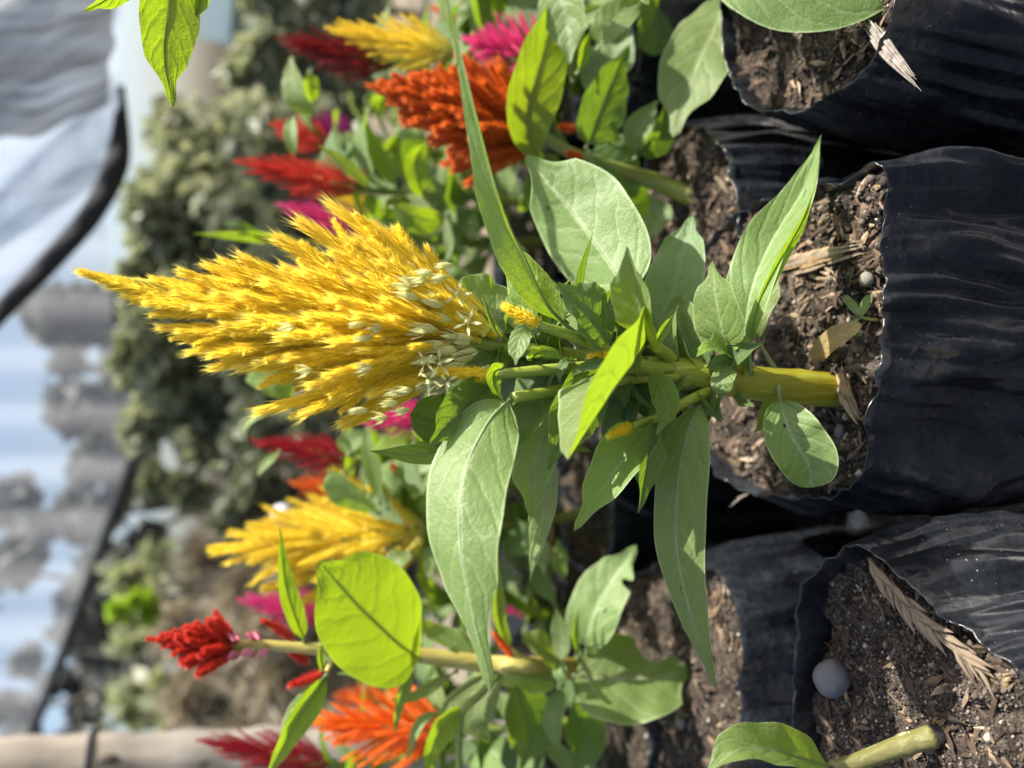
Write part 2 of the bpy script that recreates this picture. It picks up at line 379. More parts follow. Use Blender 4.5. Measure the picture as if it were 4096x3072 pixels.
def shrub(name, px, py, Y, wpx, toppx, n, size, mat_, label, cat, seed, group=None, dens=(7, 0.5), basez=0.0, aspect=0.5, trunk=0.05):
    """a bush or tree whose crown is centred on the pixel column py and reaches up to pixel row toppx"""
    rg = random.Random(seed)
    top = P(toppx, py, Y); c = V3((top.x, Y, 0)); half = wpx / 2 * pxm(top)
    H = top.z
    root = thing(name, V3((top.x, Y, 0)), label, cat, group)
    lo = basez
    blobs = []
    for k in range(dens[0]):
        zz = lo + (H - lo) * (0.15 + 0.72 * rg.random())
        rr = half * dens[1] * rg.uniform(0.7, 1.2)
        rx = half - rr * 0.8
        blobs.append(((c.x + rg.uniform(-1, 1) * rx, Y + rg.uniform(-1, 1) * min(rx, 0.8), min(zz, H - rr * 0.75)), (rr, rr * 0.9, rr * 0.8)))
    blobs.append(((c.x, Y, H - half * dens[1] * 0.7), (half * dens[1], half * dens[1], half * dens[1] * 0.75)))
    obj('crown', leaf_cloud('crown', blobs, n, size, seed, aspect, 0.0, 0.08), mat_, root)
    obj('trunk', branchy(V3((c.x, Y, 0)), [V3(b[0]) for b in blobs[:6]], trunk, seed), M_TRUNK, root)
    return root
HG = 'leafy bushes of the far hedge'
HL = ['low hedge bush in front of the pale cyan sheet wall', 'thin leaved hedge bush beside the cyan wall with light showing through', 'tall hedge bush below the curved dark hem of the white net', 'hedge bush directly behind the tip of the golden plume', 'paler hedge bush behind the lower spikes of the golden plume', 'hedge bush where the black cord of the far net begins', 'thin hedge bush standing behind the scarlet plumes', 'broad rear hedge bush standing behind the golden plume tip']
for i, (py, Y, w, top, n, mm) in enumerate([
    (150, 4.6, 460, 985, 5000, M_HEDGE), (480, 4.4, 560, 560, 2300, M_HEDGE), (820, 4.0, 520, 470, 9000, M_HEDGE),
    (1120, 4.2, 500, 430, 9000, M_HEDGE), (1420, 3.9, 520, 425, 9000, M_HEDGE2), (1700, 4.1, 460, 470, 8000, M_HEDGE),
    (640, 5.2, 700, 560, 2600, M_HEDGE), (1260, 5.0, 800, 480, 8000, M_HEDGE)]):
    shrub('hedge_bush', 0, py, Y, w, top, int(n * 1.9), 0.036, mm, HL[i], 'bush', 11 + i, HG, (22, 0.56))
for i, py in enumerate((-60, 260, 560, 860, 1150, 1450, 1750, 2050)):
    shrub('undergrowth_bush', 0, py, 3.1 + 0.15 * (i % 2), 420, (930, 880, 900, 840)[i % 4], 7000, 0.034, M_HEDGE, 'low dark bush at the foot of the hedge', 'bush', 81 + i, 'low bushes at the foot of the hedge', (16, 0.55), trunk=0.02)
shrub('pale_bush', 0, 1930, 3.8, 330, 560, 5500, 0.04, M_HEDGE2, 'pale green bush where the hedge meets the dry brush', 'bush', 31, None, (9, 0.45))
for i, (py, Y, w, top, n) in enumerate([(2080, 3.3, 360, 880, 4500), (2380, 3.2, 420, 900, 4500), (2680, 3.3, 420, 930, 4500), (2230, 3.6, 420, 760, 6500), (2520, 3.8, 420, 640, 6500), (2800, 3.7, 420, 690, 6500), (3050, 3.9, 400, 860, 4000)]):
    shrub('dry_brush', 0, py, Y, w, top, n, 0.11, M_DRY, 'heap of tan dry brush and grass beside the wooden post', 'dry brush', 41 + i, 'dry brush heaps', (10, 0.45), aspect=0.07, trunk=0.03)
shrub('lime_sapling', 0, 2450, 3.3, 130, 440, 240, 0.04, M_LIME, 'small lime green sapling rising out of the dry brush', 'sapling', 51, None, (4, 0.6), basez=0.95, trunk=0.012)
shrub('sparse_tree', 0, 2560, 5.5, 900, 420, 800, 0.075, M_HEDGE2, 'sparse grey green tree with sky showing behind the dry brush', 'tree', 52, None, (14, 0.3), basez=0.6)
for i, (py, Y, w, top, n, lab) in enumerate([
    (1255, 9.0, 300, 110, 2600, 'small round grey tree far beyond the hedge'),
    (1620, 10.0, 440, 190, 4000, 'broad grey tree far beyond the hedge'),
    (2050, 11.0, 520, -60, 3600, 'tall grey tree seen through the far shade net'),
    (2480, 9.5, 620, -200, 4200, 'tallest grey tree seen through the far shade net'),
    (2850, 10.5, 420, -40, 2600, 'thin grey tree seen through the net above the wooden post')]):
    shrub('far_tree', 0, py, Y, w, top, int(n * .62), 0.17, M_FAR, lab, 'tree', 61 + i, None, (22, 0.30), basez=1.3, trunk=0.12)

def sheet(name, rows, mat_, root):
    """grid of rows of points with uv"""
    nv, nu = len(rows), len(rows[0]); vv = [p for r in rows for p in r]; ff = []
    for j in range(nv - 1):
        for i in range(nu - 1): ff.append((j * nu + i, j * nu + i + 1, (j + 1) * nu + i + 1, (j + 1) * nu + i))
    me = mesh(name, vv, ff); uvl = me.uv_layers.new(name='UVMap')
    for l in me.loops:
        j, i = divmod(l.vertex_index, nu); uvl.data[l.index].uv = (i / (nu - 1), j / (nv - 1))
    return obj(name, me, mat_, root)
# white net hung over the right-hand end, its dark hem curving upwards
hem = spline([V3((485, -160, 0)), V3((480, 120, 0)), V3((478, 400, 0)), V3((455, 640, 0)), V3((360, 840, 0)), V3((190, 1040, 0)), V3((0, 1235, 0)), V3((-260, 1500, 0))], 60)
root = thing('shade_net', P(480, 300, 3.0), 'draped bluish white shade net with a curved dark hem above the hedge', 'shade net')
rows = []
for j in range(30):
    t = j / 29
    row = []
    for i, hp in enumerate(hem):
        px = hp.x + (-900 - hp.x) * t; py = hp.y + 260 * t
        row.append(P(px, py, 3.0 + 0.06 * math.sin((py * 0.9 + px * 0.8) / 60.0) + 0.1 * math.sin((py + px) / 170.0) + 0.9 * t))
    rows.append(row)
sheet('net_cloth', rows, M_NETW, root)
hem = [h for h in hem if h.y > 330]; strip = [[], [], [], []]
for i, h in enumerate(hem):
    tdir = (hem[min(i + 1, len(hem) - 1)] - hem[max(i - 1, 0)]).normalized(); nrm = V3((tdir.y, -tdir.x, 0))
    wd = 92 * min(1, 0.25 + i / 14) * (1 - 0.35 * i / len(hem))
    for k, (f, dy) in enumerate(((-0.15, -.03), (0.3, -.055), (0.75, -.045), (1.1, -.02))):
        q = h + nrm * wd * (f - 0.3); strip[k].append(P(q.x, q.y, 2.985 + dy + 0.012 * math.sin(i * 0.9 + k)))
sheet('hem', strip, M_HEM, root)
root = thing('shade_net', P(300, 100, 2.6), 'crumpled grey shade net with slanting folds hung in front of the white net', 'shade net')
rows = []
for j in range(40):
    t = j / 39
    row = []
    for i in range(60):
        s = i / 59
        wob = 26 * math.sin(t * 9) + 14 * math.sin(t * 23 + 1)
        py = -260 + (660 + 420 * t + wob) * s
        px = 462 - 22 * s + 10 * math.sin(s * 13) + 8 * math.sin(s * 31) - 1000 * t
        f = (py + 0.62 * px)
        row.append(P(px, py, 2.65 + 0.018 * math.sin(f / 26.0) + 0.045 * math.sin(f / 63.0 + 1)))
    rows.append(row)
sheet('net_cloth', rows, M_NETG, root)
# the far net with its cord
root = thing('shade_net', P(500, 2000, 7.0), 'far see through grey shade net edged with a black cord', 'shade net')
cord = spline([V3((380, 500, 0)), V3((430, 1000, 0)), V3((470, 1400, 0)), V3((545, 1745, 0)), V3((470, 2010, 0)), V3((345, 2360, 0)), V3((225, 2690, 0)), V3((80, 3040, 0)), V3((10, 3200, 0))], 60)
rows = []
for j in range(14):
    t = j / 13
    rows.append([P(c.x + (-900 - c.x) * t, c.y, 7.0 + 0.08 * math.sin(c.y / 35.0) + 1.2 * t) for c in cord])
sheet('net_cloth', rows, M_NETF, root)
cord = [c for c in cord if c.y > 1690]
vv, ff = tube([P(c.x, c.y, 6.97) for c in cord], [0.060 - 0.024 * i / len(cord) for i in range(len(cord))], 6)
obj('cord', mesh('cord', vv, ff), M_HEM, root)
# post at the left-hand edge
Yp = 1.75
pa, pb = P(1500, 3010, Yp), P(-250, 3085, Yp)
pa = pa + (pb - pa).normalized() * (-(pa.z) / (pb - pa).normalized().z)
root = thing('wooden_post', pa, 'weathered grey wooden post standing beside the dry brush', 'post')
pts = [pa.lerp(pb, i / 30) for i in range(31)]
vv, ff = tube(pts, [0.058 + 0.004 * math.sin(i * 1.7) for i in range(31)], 16)
for k, v in enumerate(vv): vv[k] = v + V3((1, 0.3, 0)) * 0.004 * fbm(v, 14)
obj('pole', mesh('pole', vv, ff), M_POST, root)
k1 = P(372, 3030, Yp); ax = (pb - pa).normalized()
kk = pa + ax * (k1 - pa).dot(ax)
ring = [kk + (V3((1, 0, 0)) * math.cos(a) + V3((0, 1, 0)) * math.sin(a)) * 0.062 for a in [i * math.pi / 8 for i in range(17)]]
vv, ff = tube(ring, [0.006] * 17, 6); obj('wire_tie', mesh('wire_tie', vv, ff), M_HEM, root)
for px_, py_ in ((800, 3045), (455, 2985)):
    q = P(px_, py_, Yp); q = pa + ax * (q - pa).dot(ax) + V3((0.03 if py_ < 3000 else 0.012, -0.052, 0))
    bm = bmesh.new(); bmesh.ops.create_uvsphere(bm, u_segments=12, v_segments=8, radius=0.014, matrix=Matrix.Translation(q) @ Matrix.Diagonal((1, 0.5, 1.5, 1)))
    me = bpy.data.meshes.new('knot'); bm.to_mesh(me); bm.free(); obj('knot', me, M_TRUNK, root)
# pale cyan sheet wall with a grey-green post at the right-hand end
root = thing('sheet_wall', P(900, 40, 5.6) * 1.0, 'pale cyan sheet wall showing above the hedge', 'wall')
a, b = P(1150, -260, 6.4), P(1150, 215, 6.4); c, d = P(800, 215, 6.4), P(800, -260, 6.4)
def slab(p0, p1, z0, z1, th, name, mat_, root):
    dx = (p1 - p0); dx.z = 0; nrm = V3((-dx.y, dx.x, 0)).normalized() * th
    q = [V3((p.x, p.y, z)) + o for o in (nrm * 0, nrm) for p, z in ((p0, z0), (p1, z0), (p1, z1), (p0, z1))]
    return obj(name, mesh(name, q, [(0, 1, 2, 3), (7, 6, 5, 4), (0, 4, 5, 1), (1, 5, 6, 2), (2, 6, 7, 3), (3, 7, 4, 0)], False), mat_, root)
zt = P(945, 60, 6.4).z
xs = [a.x, a.x * 0.87 + b.x * 0.13, a.x * 0.5 + b.x * 0.5, b.x]
for i in range(3):
    slab(V3((xs[i] - 0.01, 6.4 + 0.012 * (i % 2), 0)), V3((xs[i + 1] + 0.01, 6.4 + 0.012 * (i % 2), 0)), 0.0, P(800, 60, 6.4).z, 0.03, 'panel', M_CYAN, root)
pq = P(945, 110, 6.2)
root = thing('wall_rail', V3((pq.x, 6.2, 0)), 'dark grey green rail running along the cyan sheet wall', 'rail')
vv, ff = tube([V3((a.x, 6.3, pq.z)), V3((b.x, 6.3, pq.z))], [0.05, 0.05], 8); obj('rail', mesh('rail', vv, ff), M_GPOST, root)
for xx in (a.x + 0.06, b.x - 0.06):
    vv, ff = tube([V3((xx, 6.3, 0)), V3((xx, 6.3, pq.z))], [0.05, 0.05], 8); obj('post', mesh('post', vv, ff), M_GPOST, root)

# ------------------------------------------------------------------ bags and soil
def bag(rim, drop, name_label, seed, flare=0.10, wr=1.0, bottom=0.006, nring=220, layers=44, lip=0.0):
    """black polythene grow bag from its rim loop (points in space); the soil lies DROP below the rim"""
    rg = random.Random(seed)
    loop = spline(rim, nring, True)
    crm = sum(loop, V3()) / nring
    for i, p in enumerate(loop):
        d = (p - crm); d.z = 0; d.normalize(); q = V3((d.x * 3, d.y * 3, seed))
        loop[i] = p + d * (0.0045 * wr * fbm(q, 1.7) + 0.0005 * wr * fbm(q, 5)) + V3((0, 0, 0.0045 * wr * fbm(q + V3((5, 0, 0)), 1.4) + 0.0005 * wr * fbm(q, 4)))
    cen = sum(loop, V3()) / nring
    root = thing('grow_bag', V3((cen.x, cen.y, 0)), name_label, 'grow bag')
    vv, ff = [], []
    ph = [rg.uniform(0, 6.28) for _ in range(6)]
    dirs = []
    for p in loop:
        d = p - cen; d.z = 0; dirs.append(d)
    def ringz(f):
        b = len(vv)
        for i in range(nring): vv.append(f(i))
        if b:
            for i in range(nring):
                k = (i + 1) % nring; ff.append((b - nring + i, b - nring + k, b + k, b + i))
    def outer(s):
        def f(i):
            a = 2 * math.pi * i / nring; d = dirs[i]; r = d.length; u = d / r
            fold = (math.sin(9 * a + ph[0] + 2.2 * s + 1.5 * math.sin(3 * a + ph[1])) * 0.5 + math.sin(15 * a + ph[2] - 3 * s + math.sin(5 * a)) * 0.25 + math.sin(4 * a + ph[3] + 4 * s) * 0.6)
            fold = (1 - abs(fold)) * 1.2
            amp = 0.0040 * wr * min(1, s * 5 + 0.05) * (1 - 0.3 * s)
            q = fbm((u.x * 2, u.y * 2, s * 0.8 + seed), 1.6) * 0.009 * wr * min(1, s * 4)
            tw = V3((u.x * 6 + 0.9 * s, u.y * 6, s * 0.35 + seed)); q += ((1 - abs(mnoise.noise(tw * 1.3)) * 2.4) * 0.0045 + (1 - abs(mnoise.noise(tw * 3.1)) * 2.4) * 0.0010) * wr * min(1, s * 5 + .05)
            rr = r * (1 + flare * math.sin(min(1, s * 1.25) * math.pi * 0.5) ** 0.8 - 0.12 * max(0, s - 0.75)) + fold * amp + q
            z = loop[i].z + (bottom - loop[i].z) * s
            return V3((cen.x + u.x * rr, cen.y + u.y * rr, z))
        return f
    for j in range(layers): ringz(outer((j / (layers - 1)) ** 1.35))
    b = len(vv)
    ff.append(tuple(range(b - nring, b)))
    me = mesh('bag_wall', vv, ff); obj('bag_wall', me, M_BAG, root)
    vv, ff = [], []
    for s, dz in ((0.0012, -0.006), (0.0006, 0.0), (0.0, 0.0006), (-0.0006, 0.0), (-0.0012, -0.003), (-0.003, -drop * 0.5), (-0.005, -drop - 0.03)):
        def f(i):
            u = dirs[i].normalized()
            p = loop[i] + u * s + V3((0, 0, dz))
            if dz < -0.005: p = p + u * 0.003 * fbm((u.x * 3, u.y * 3, dz * 40 + seed), 2.0)
            return p
        ringz(f)
    obj('rim_fold', mesh('rim_fold', vv, ff), M_BAG, root)
    return root, loop, cen
def chipmesh(rg, cen, L, W, T, vv, ff, up):
    """a splintered, tapering chip"""
    b = len(vv)
    d = V3((rg.gauss(0, 1), rg.gauss(0, 1), rg.gauss(0, 0.35))).normalized()
    s = d.cross(up + V3((rg.uniform(-.5, .5), rg.uniform(-.5, .5), 0))).normalized(); n = s.cross(d)
    bend = rg.uniform(-0.15, 0.15)
    for t, w in ((-0.5, 0.35), (0.0, 1.0), (0.5, 0.15)):
        c = cen + d * L * t + n * (abs(t) * bend * L)
        for sg, tn in ((-1, 0), (0, 1), (1, 0), (0, -1)):
            vv.append(c + s * W * 0.5 * sg * w + n * T * 0.5 * tn * w)
    for k in range(2):
        for q in range(4):
            q2 = (q + 1) % 4; ff.append((b + k * 4 + q, b + k * 4 + q2, b + k * 4 + 4 + q2, b + k * 4 + 4 + q))
    ff.append((b + 3, b + 2, b + 1, b)); ff.append((b + 8, b + 9, b + 10, b + 11))
def soil_fill(loop, cen, drop, seed, who, nchip=200, ngrain=300, amp=0.010, grain=0.0022, chip=0.014):
    rg = random.Random(seed); n = len(loop); rings = 26; vv, ff = [], []
    base = [V3((p.x, p.y, p.z - drop)) for p in loop]; c0 = sum(base, V3()) / n
    def hgt(x, y): return amp * (fbm((x, y, seed), 38, 4) + 0.9 * fbm((x, y, seed + 9), 12, 2))
    vv.append(c0 + V3((0, 0, hgt(c0.x, c0.y))))
    for j in range(1, rings + 1):
        for i in range(n):
            p = c0.lerp(base[i], j / rings * 0.985); vv.append(p + V3((0, 0, hgt(p.x, p.y))))
    for i in range(n): ff.append((0, 1 + i, 1 + (i + 1) % n))
    for j in range(rings - 1):
        for i in range(n):
            a = 1 + j * n; k = (i + 1) % n; ff.append((a + i, a + n + i, a + n + k, a + k))
    o = obj('soil', mesh('soil', vv, ff), M_SOIL); tag(o, 'crumbly brown potting soil in ' + who, 'soil', kind='stuff')
    def spot():
        t = math.sqrt(rg.random()) * 0.94; p = c0.lerp(base[rg.randrange(n)], t)
        return V3((p.x, p.y, p.z + hgt(p.x, p.y)))
    vv, ff = [], []
    for _ in range(nchip):
        L = chip * rg.uniform(0.4, 1.6)
        chipmesh(rg, spot() + V3((0, 0, 0.0015)), L, L * rg.uniform(0.15, 0.4), L * rg.uniform(0.06, 0.14), vv, ff, V3((0, 0, 1)))
    o = obj('mulch', mesh('mulch', vv, ff, False), M_CHIP); tag(o, 'scattered bark chips and husks on the soil in ' + who, 'mulch', kind='stuff')
    vv, ff = [], []
    for _ in range(ngrain):
        r = grain * rg.uniform(0.35, 1.0) * (2.2 if rg.random() < 0.06 else 1); p = spot() + V3((0, 0, r * 0.4)); b = len(vv)
        for d in ((1, 0, 0), (-1, 0, 0), (0, 1, 0), (0, -1, 0), (0, 0, 1), (0, 0, -1)):
            vv.append(p + V3(d) * r * rg.uniform(0.7, 1.3))
        for t in ((0, 2, 4), (2, 1, 4), (1, 3, 4), (3, 0, 4), (2, 0, 5), (1, 2, 5), (3, 1, 5), (0, 3, 5)): ff.append(tuple(b + x for x in t))
    o = obj('grit', mesh('grit', vv, ff), M_GRAIN); tag(o, 'loose grit and crumbs on the soil in ' + who, 'grit', kind='stuff')
    return c0, hgt
RIMZ = SOIL + 0.012
main_rim = [PZ(x, y, RIMZ + dz) for x, y, dz in [(3470, 690, .012), (3535, 735, .006), (3556, 830, 0), (3548, 1000, 0), (3528, 1240, 0), (3498, 1520, 0), (3452, 1860, 0), (3340, 1965, 0), (3130, 1985, 0), (2930, 1940, 0), (2790, 1780, 0), (2730, 1500, 0), (2740, 1200, 0), (2830, 960, 0), (3020, 830, 0), (3270, 757, .004)]]
b_, loop, cen = bag(main_rim, 0.012, 'black plastic grow bag holding the big golden yellow plume plant', 3, 0.03, 1.9)
soil_fill(loop, cen, 0.012, 5, 'the bag of the big golden plume plant', 900, 3200, 0.013, 0.0026, 0.016)
LZ = SOIL + 0.03
lf = [PZ(x, y, LZ + dz) for x, y, dz in [(3395, 2190, .012), (3500, 2215, .004), (3700, 2390, 0), (3880, 2540, 0), (4060, 2670, 0), (4260, 2900, 0), (4250, 3250, 0), (3950, 3500, 0), (3550, 3450, 0), (3290, 3250, 0), (3180, 3020, 0), (3170, 2800, 0), (3185, 2560, 0), (3215, 2345, .004)]]
b_, loop, cen = bag(lf, 0.03, 'black plastic grow bag with a cut stem and dried grass ear in its soil', 7, 0.06, 1.2)
lf_c, lf_h = soil_fill(loop, cen, 0.026, 8, 'the bag with the cut stem', 260, 5200, 0.008, 0.0017, 0.013)
rb = [PZ(x, y, SOIL + 0.015) for x, y in [(3590, -60), (3520, 180), (3400, 330), (3200, 440), (3020, 430), (2920, 300), (2890, 60), (2930, -180), (3120, -340), (3380, -330), (3540, -230)]]
b_, loop, cen = bag(rb, 0.016, 'shaded black plastic grow bag under the broad bright leaf', 12, 0.17, 0.9)
soil_fill(loop, cen, 0.016, 13, 'the shaded bag under the broad leaf', 300, 900)
lp = [PZ(x, y, SOIL + 0.012) for x, y in [(2800, 2270), (2890, 2320), (2950, 2460), (2965, 2700), (2945, 2950), (2890, 3150), (2720, 3300), (2480, 3250), (2350, 3000), (2340, 2650), (2420, 2380), (2600, 2270)]]
b_, loop, cen = bag(lp, 0.012, 'glossy black grow bag holding the slim red plume plant', 15, 0.13, 1.2)
soil_fill(loop, cen, 0.012, 16, 'the bag of the slim red plume plant', 420, 900)
op = [PZ(2745 + 205 * math.cos(a), 880 + 390 * math.sin(a), SOIL + 0.012) for a in [i * math.pi / 7 for i in range(14)]]
b_, loop, cen = bag(op, 0.012, 'black grow bag holding the broad orange plume plant', 18, 0.12, 1.0)
soil_fill(loop, cen, 0.012, 19, 'the bag of the broad orange plume plant', 380, 700)

# ------------------------------------------------------------------ leaves
def prof(t, a, b):
    if t <= 0 or t >= 1: return 0.0
    m = a / (a + b); return (t ** a * (1 - t) ** b) / (m ** a * (1 - m) ** b)
KIND = {'rho': (0.42, 0.72), 'ov': (0.55, 0.85), 'lan': (0.75, 1.15), 'rnd': (0.55, 0.50), 'nar': (0.6, 0.8)}
def leaf_mesh(pts, width, refs, kind='ov', fold=15, pet=0.08, wave=0.05, cup=0.0, seed=0, holes=(), bites=(), N=26, M=10, rib=0.0026):
    """pts: centre line points; refs(p, T, t) -> (side, normal); a blade with fold, wavy rim, raised midrib tube"""
    a, b = KIND[kind]; rg = random.Random(seed)
    if holes or bites: N, M = 70, 36
    c = spline(pts, N); vv, uvs, ff = [], [], []
    p1, p2 = rg.uniform(0, 6), rg.uniform(0, 6); f1 = rg.uniform(9, 14)
    fo = R(fold)
    lowers = []
    for i in range(N):
        u = i / (N - 1); T = (c[min(i + 1, N - 1)] - c[max(i - 1, 0)]).normalized()
        S, n = refs(c[i], T, u)
        t = (u - pet) / (1 - pet)
        w = width * 0.5 * max(prof(t, a, b), 0.035 if u < 0.9 else 0.0)
        if kind in ('ov', 'rho') and t > .76: w *= 1 - 0.42 * math.sin(math.pi * min(1, (t - .76) / .24)) ** 1.0
        if u >= 0.999: w = 0.0002
        for k in range(M + 1):
            v = -1 + 2 * k / M
            ww = w
            for bu, bs, br in bites:
                if v * bs > 0: ww = min(ww, w * (1 - 0.6 * max(0, 1 - ((u - bu) / br) ** 2) ** 0.5 if abs(u - bu) < br else 1) )
            x = v * ww; av = abs(v)
            off = av * ww * math.sin(fo) + cup * ww * av * av
            off += wave * width * av ** 2 * (math.sin(f1 * u + p1 + (2.1 if v > 0 else 0)) * 0.6 + 0.4 * math.sin(f1 * 2.2 * u + p2 + v)) * (1 if w > width * .06 else 0)
            off += 0.018 * width * mnoise.noise(V3((u * 7 + p1, v * 2.4, p2)))
            vv.append(c[i] + S * x * math.cos(fo) + n * off); uvs.append((u, 0.5 + 0.5 * v))
        rd = rib * (0.42 * (1 - 0.85 * u) + 0.6 * max(0, 1 - u / max(pet, .05)))
        lowers.append((c[i] - n * rd * 0.6, rd))
    for i in range(N - 1):
        for k in range(M):
            u = (i + .5) / (N - 1); v = -1 + 2 * (k + .5) / M
            if any(((u - hu) / hr) ** 2 + ((v - hv) / (hr * hk)) ** 2 < 1 for hu, hv, hr, hk in holes): continue
            q = i * (M + 1) + k; ff.append((q, q + 1, q + M + 2, q + M + 1))
    nb = len(ff)
    tv, tf = tube([q[0] for q in lowers], [q[1] for q in lowers], 5)
    b0 = len(vv); vv += tv; uvs += [(0.5, 0.5)] * len(tv); ff += [tuple(b0 + x for x in f) for f in tf]
    me = mesh('leaf', vv, ff); uvl = me.uv_layers.new(name='UVMap')
    for l in me.loops: uvl.data[l.index].uv = uvs[l.vertex_index]
    return me
LSEED = [100]
def leaf(root, pts, w, roll=25, lit=1, kind='ov', fold=14, mat_=None, twist=0, **kw):
    """leaf traced through pixels: pts = (px, py, Y); w = full width in pixels if seen flat;
    roll tilts the blade about its midrib away from facing the camera, towards (+1) or away from (-1) the sun"""
    LSEED[0] += 1
    q = [P(*p) for p in pts]; mid = spline(q, 5)[2]
    width = w * pxm(mid)
    T = (q[-1] - q[0]).normalized(); Vw = (CAM - mid).normalized()
    S0 = T.cross(Vw).normalized(); N0 = S0.cross(T)
    nn = lambda r: (N0 * math.cos(r) - S0 * math.sin(r)).dot(SUN)
    rr = R(roll)
    sg = 1 if (nn(rr) >= nn(-rr)) == (lit > 0) else -1
    while lit and abs(rr) < R(52) and nn(sg * rr) * lit < 0.30: rr += R(3)
    width *= min(1.5, math.cos(R(roll)) / math.cos(rr))
    def refs(p, T, u):
        Vw = (CAM - p).normalized(); S = T.cross(Vw)
        if S.length < 0.05: S = T.cross(V3((0, 0, 1)))
        S.normalize(); n = S.cross(T); r = sg * rr + R(twist) * (u - 0.4)
        return S * math.cos(r) + n * math.sin(r), n * math.cos(r) - S * math.sin(r)
    me = leaf_mesh(q, width, refs, kind, fold, seed=LSEED[0], **kw)
    return obj('leaf', me, mat_ or M_LEAF, root)
# shared leaves for the plants behind: unit blades along +X, upper side +Z, drooping
UNIT = []
for s in range(9):
    rg = random.Random(900 + s); dr = rg.uniform(0.15, 0.7); sd = rg.uniform(-0.12, 0.12)
    pts = [V3((0, 0, 0)), V3((0.3, sd * 0.4, 0.10)), V3((0.65, sd, 0.08 - dr * 0.25)), V3((0.95 - dr * 0.12, sd * 0.6, -dr * 0.65))]
    def refs(p, T, u, tw=rg.uniform(-25, 25)):
        S = V3((0, 0, 1)).cross(T).normalized(); n = T.cross(S); r = R(tw) * u
        return S * math.cos(r) + n * math.sin(r), n * math.cos(r) - S * math.sin(r)
    UNIT.append(leaf_mesh(pts, rg.choice((0.32, 0.38, 0.45)), refs, rg.choice(('ov', 'ov', 'lan')), rg.uniform(8, 28), pet=0.14, wave=0.06, seed=s, N=16, M=6, rib=0.012))
def unit_leaf(root, p, az, el, L, rg, mat_=None):
    d = V3((math.cos(az) * math.cos(el), math.sin(az) * math.cos(el), math.sin(el)))
    y = V3((0, 0, 1)).cross(d).normalized(); z = d.cross(y)
    Mx = Matrix(((d.x, y.x, z.x, p.x), (d.y, y.y, z.y, p.y), (d.z, y.z, z.z, p.z), (0, 0, 0, 1))) @ Matrix.Rotation(rg.uniform(-0.6, 0.6), 4, 'X') @ Matrix.Diagonal((L, L, L, 1))
    return obj('leaf', rg.choice(UNIT), mat_ or M_LEAF, root, Mx)

# ------------------------------------------------------------------ flower spikes
def kite(vv, ff, b, d, L, w, side, nrm, bend=0.0):
    i = len(vv); m = b + d * L * 0.45
    vv += [b, m + side * w + nrm * w * 0.3, b + d * L + nrm * bend * L, m - side * w + nrm * w * 0.3, m - nrm * w * 0.3]
    ff += [(i, i + 1, i + 4), (i + 1, i + 2, i + 4), (i + 2, i + 3, i + 4), (i + 3, i, i + 4)]
def spike_geo(vv, ff, seed, n=190, hairs=120, fat=1.0, M=None, curve=0.0):
    """one feathery spike along +Z from 0 to 1"""
    rg = random.Random(seed); b0 = len(vv)
    cx = lambda z: V3((curve * z * z, 0, z))
    tube([cx(0.95 * i / 5) for i in range(6)], [0.052 * fat * (1 - 0.72 * i / 5) for i in range(6)], 6, vv, ff)
    for i in range(n + hairs):
        hair = i >= n
        z = 0.01 + 0.95 * ((i % max(n, 1)) / n if not hair else rg.random())
        ph = i * 2.39996 + rg.uniform(-0.4, 0.4); rad = V3((math.cos(ph), math.sin(ph), 0)); tg = V3((-math.sin(ph), math.cos(ph), 0))
        env = fat * (1.0 - 0.50 * z ** 2) * (0.55 + 0.45 * min(1, z * 3))
        env *= 1 + 0.16 * math.sin(z * 34 + seed)                       # florets sit in loose whorls
        a = R(rg.uniform(14, 36)) * (1.0 if not hair else 1.35) * (1 - 0.55 * z ** 2)
        d = (V3((0, 0, 1)) * math.cos(a) + rad * math.sin(a) + tg * rg.uniform(-0.16, 0.16)).normalized()
        L = rg.uniform(0.085, 0.155) * (0.7 + 0.3 * env) * (1 if not hair else 1.45)
        kite(vv, ff, cx(z) + rad * 0.062 * env * (1 - 0.45 * z), d, L, (rg.uniform(0.008, 0.015) if not hair else 0.0036) * fat, tg, rad, rg.uniform(-0.12, 0.06))
    if M is not None:
        for k in range(b0, len(vv)): vv[k] = M @ V3(vv[k])
SPIKES = []
for s in range(6):
    vv, ff = [], []; spike_geo(vv, ff, s, 460, 260, 1.0 + 0.12 * (s % 3), None, (-0.08, 0.05, 0.12, 0, -0.12, 0.08)[s])
    SPIKES.append(mesh('flower_spike', vv, ff, False))
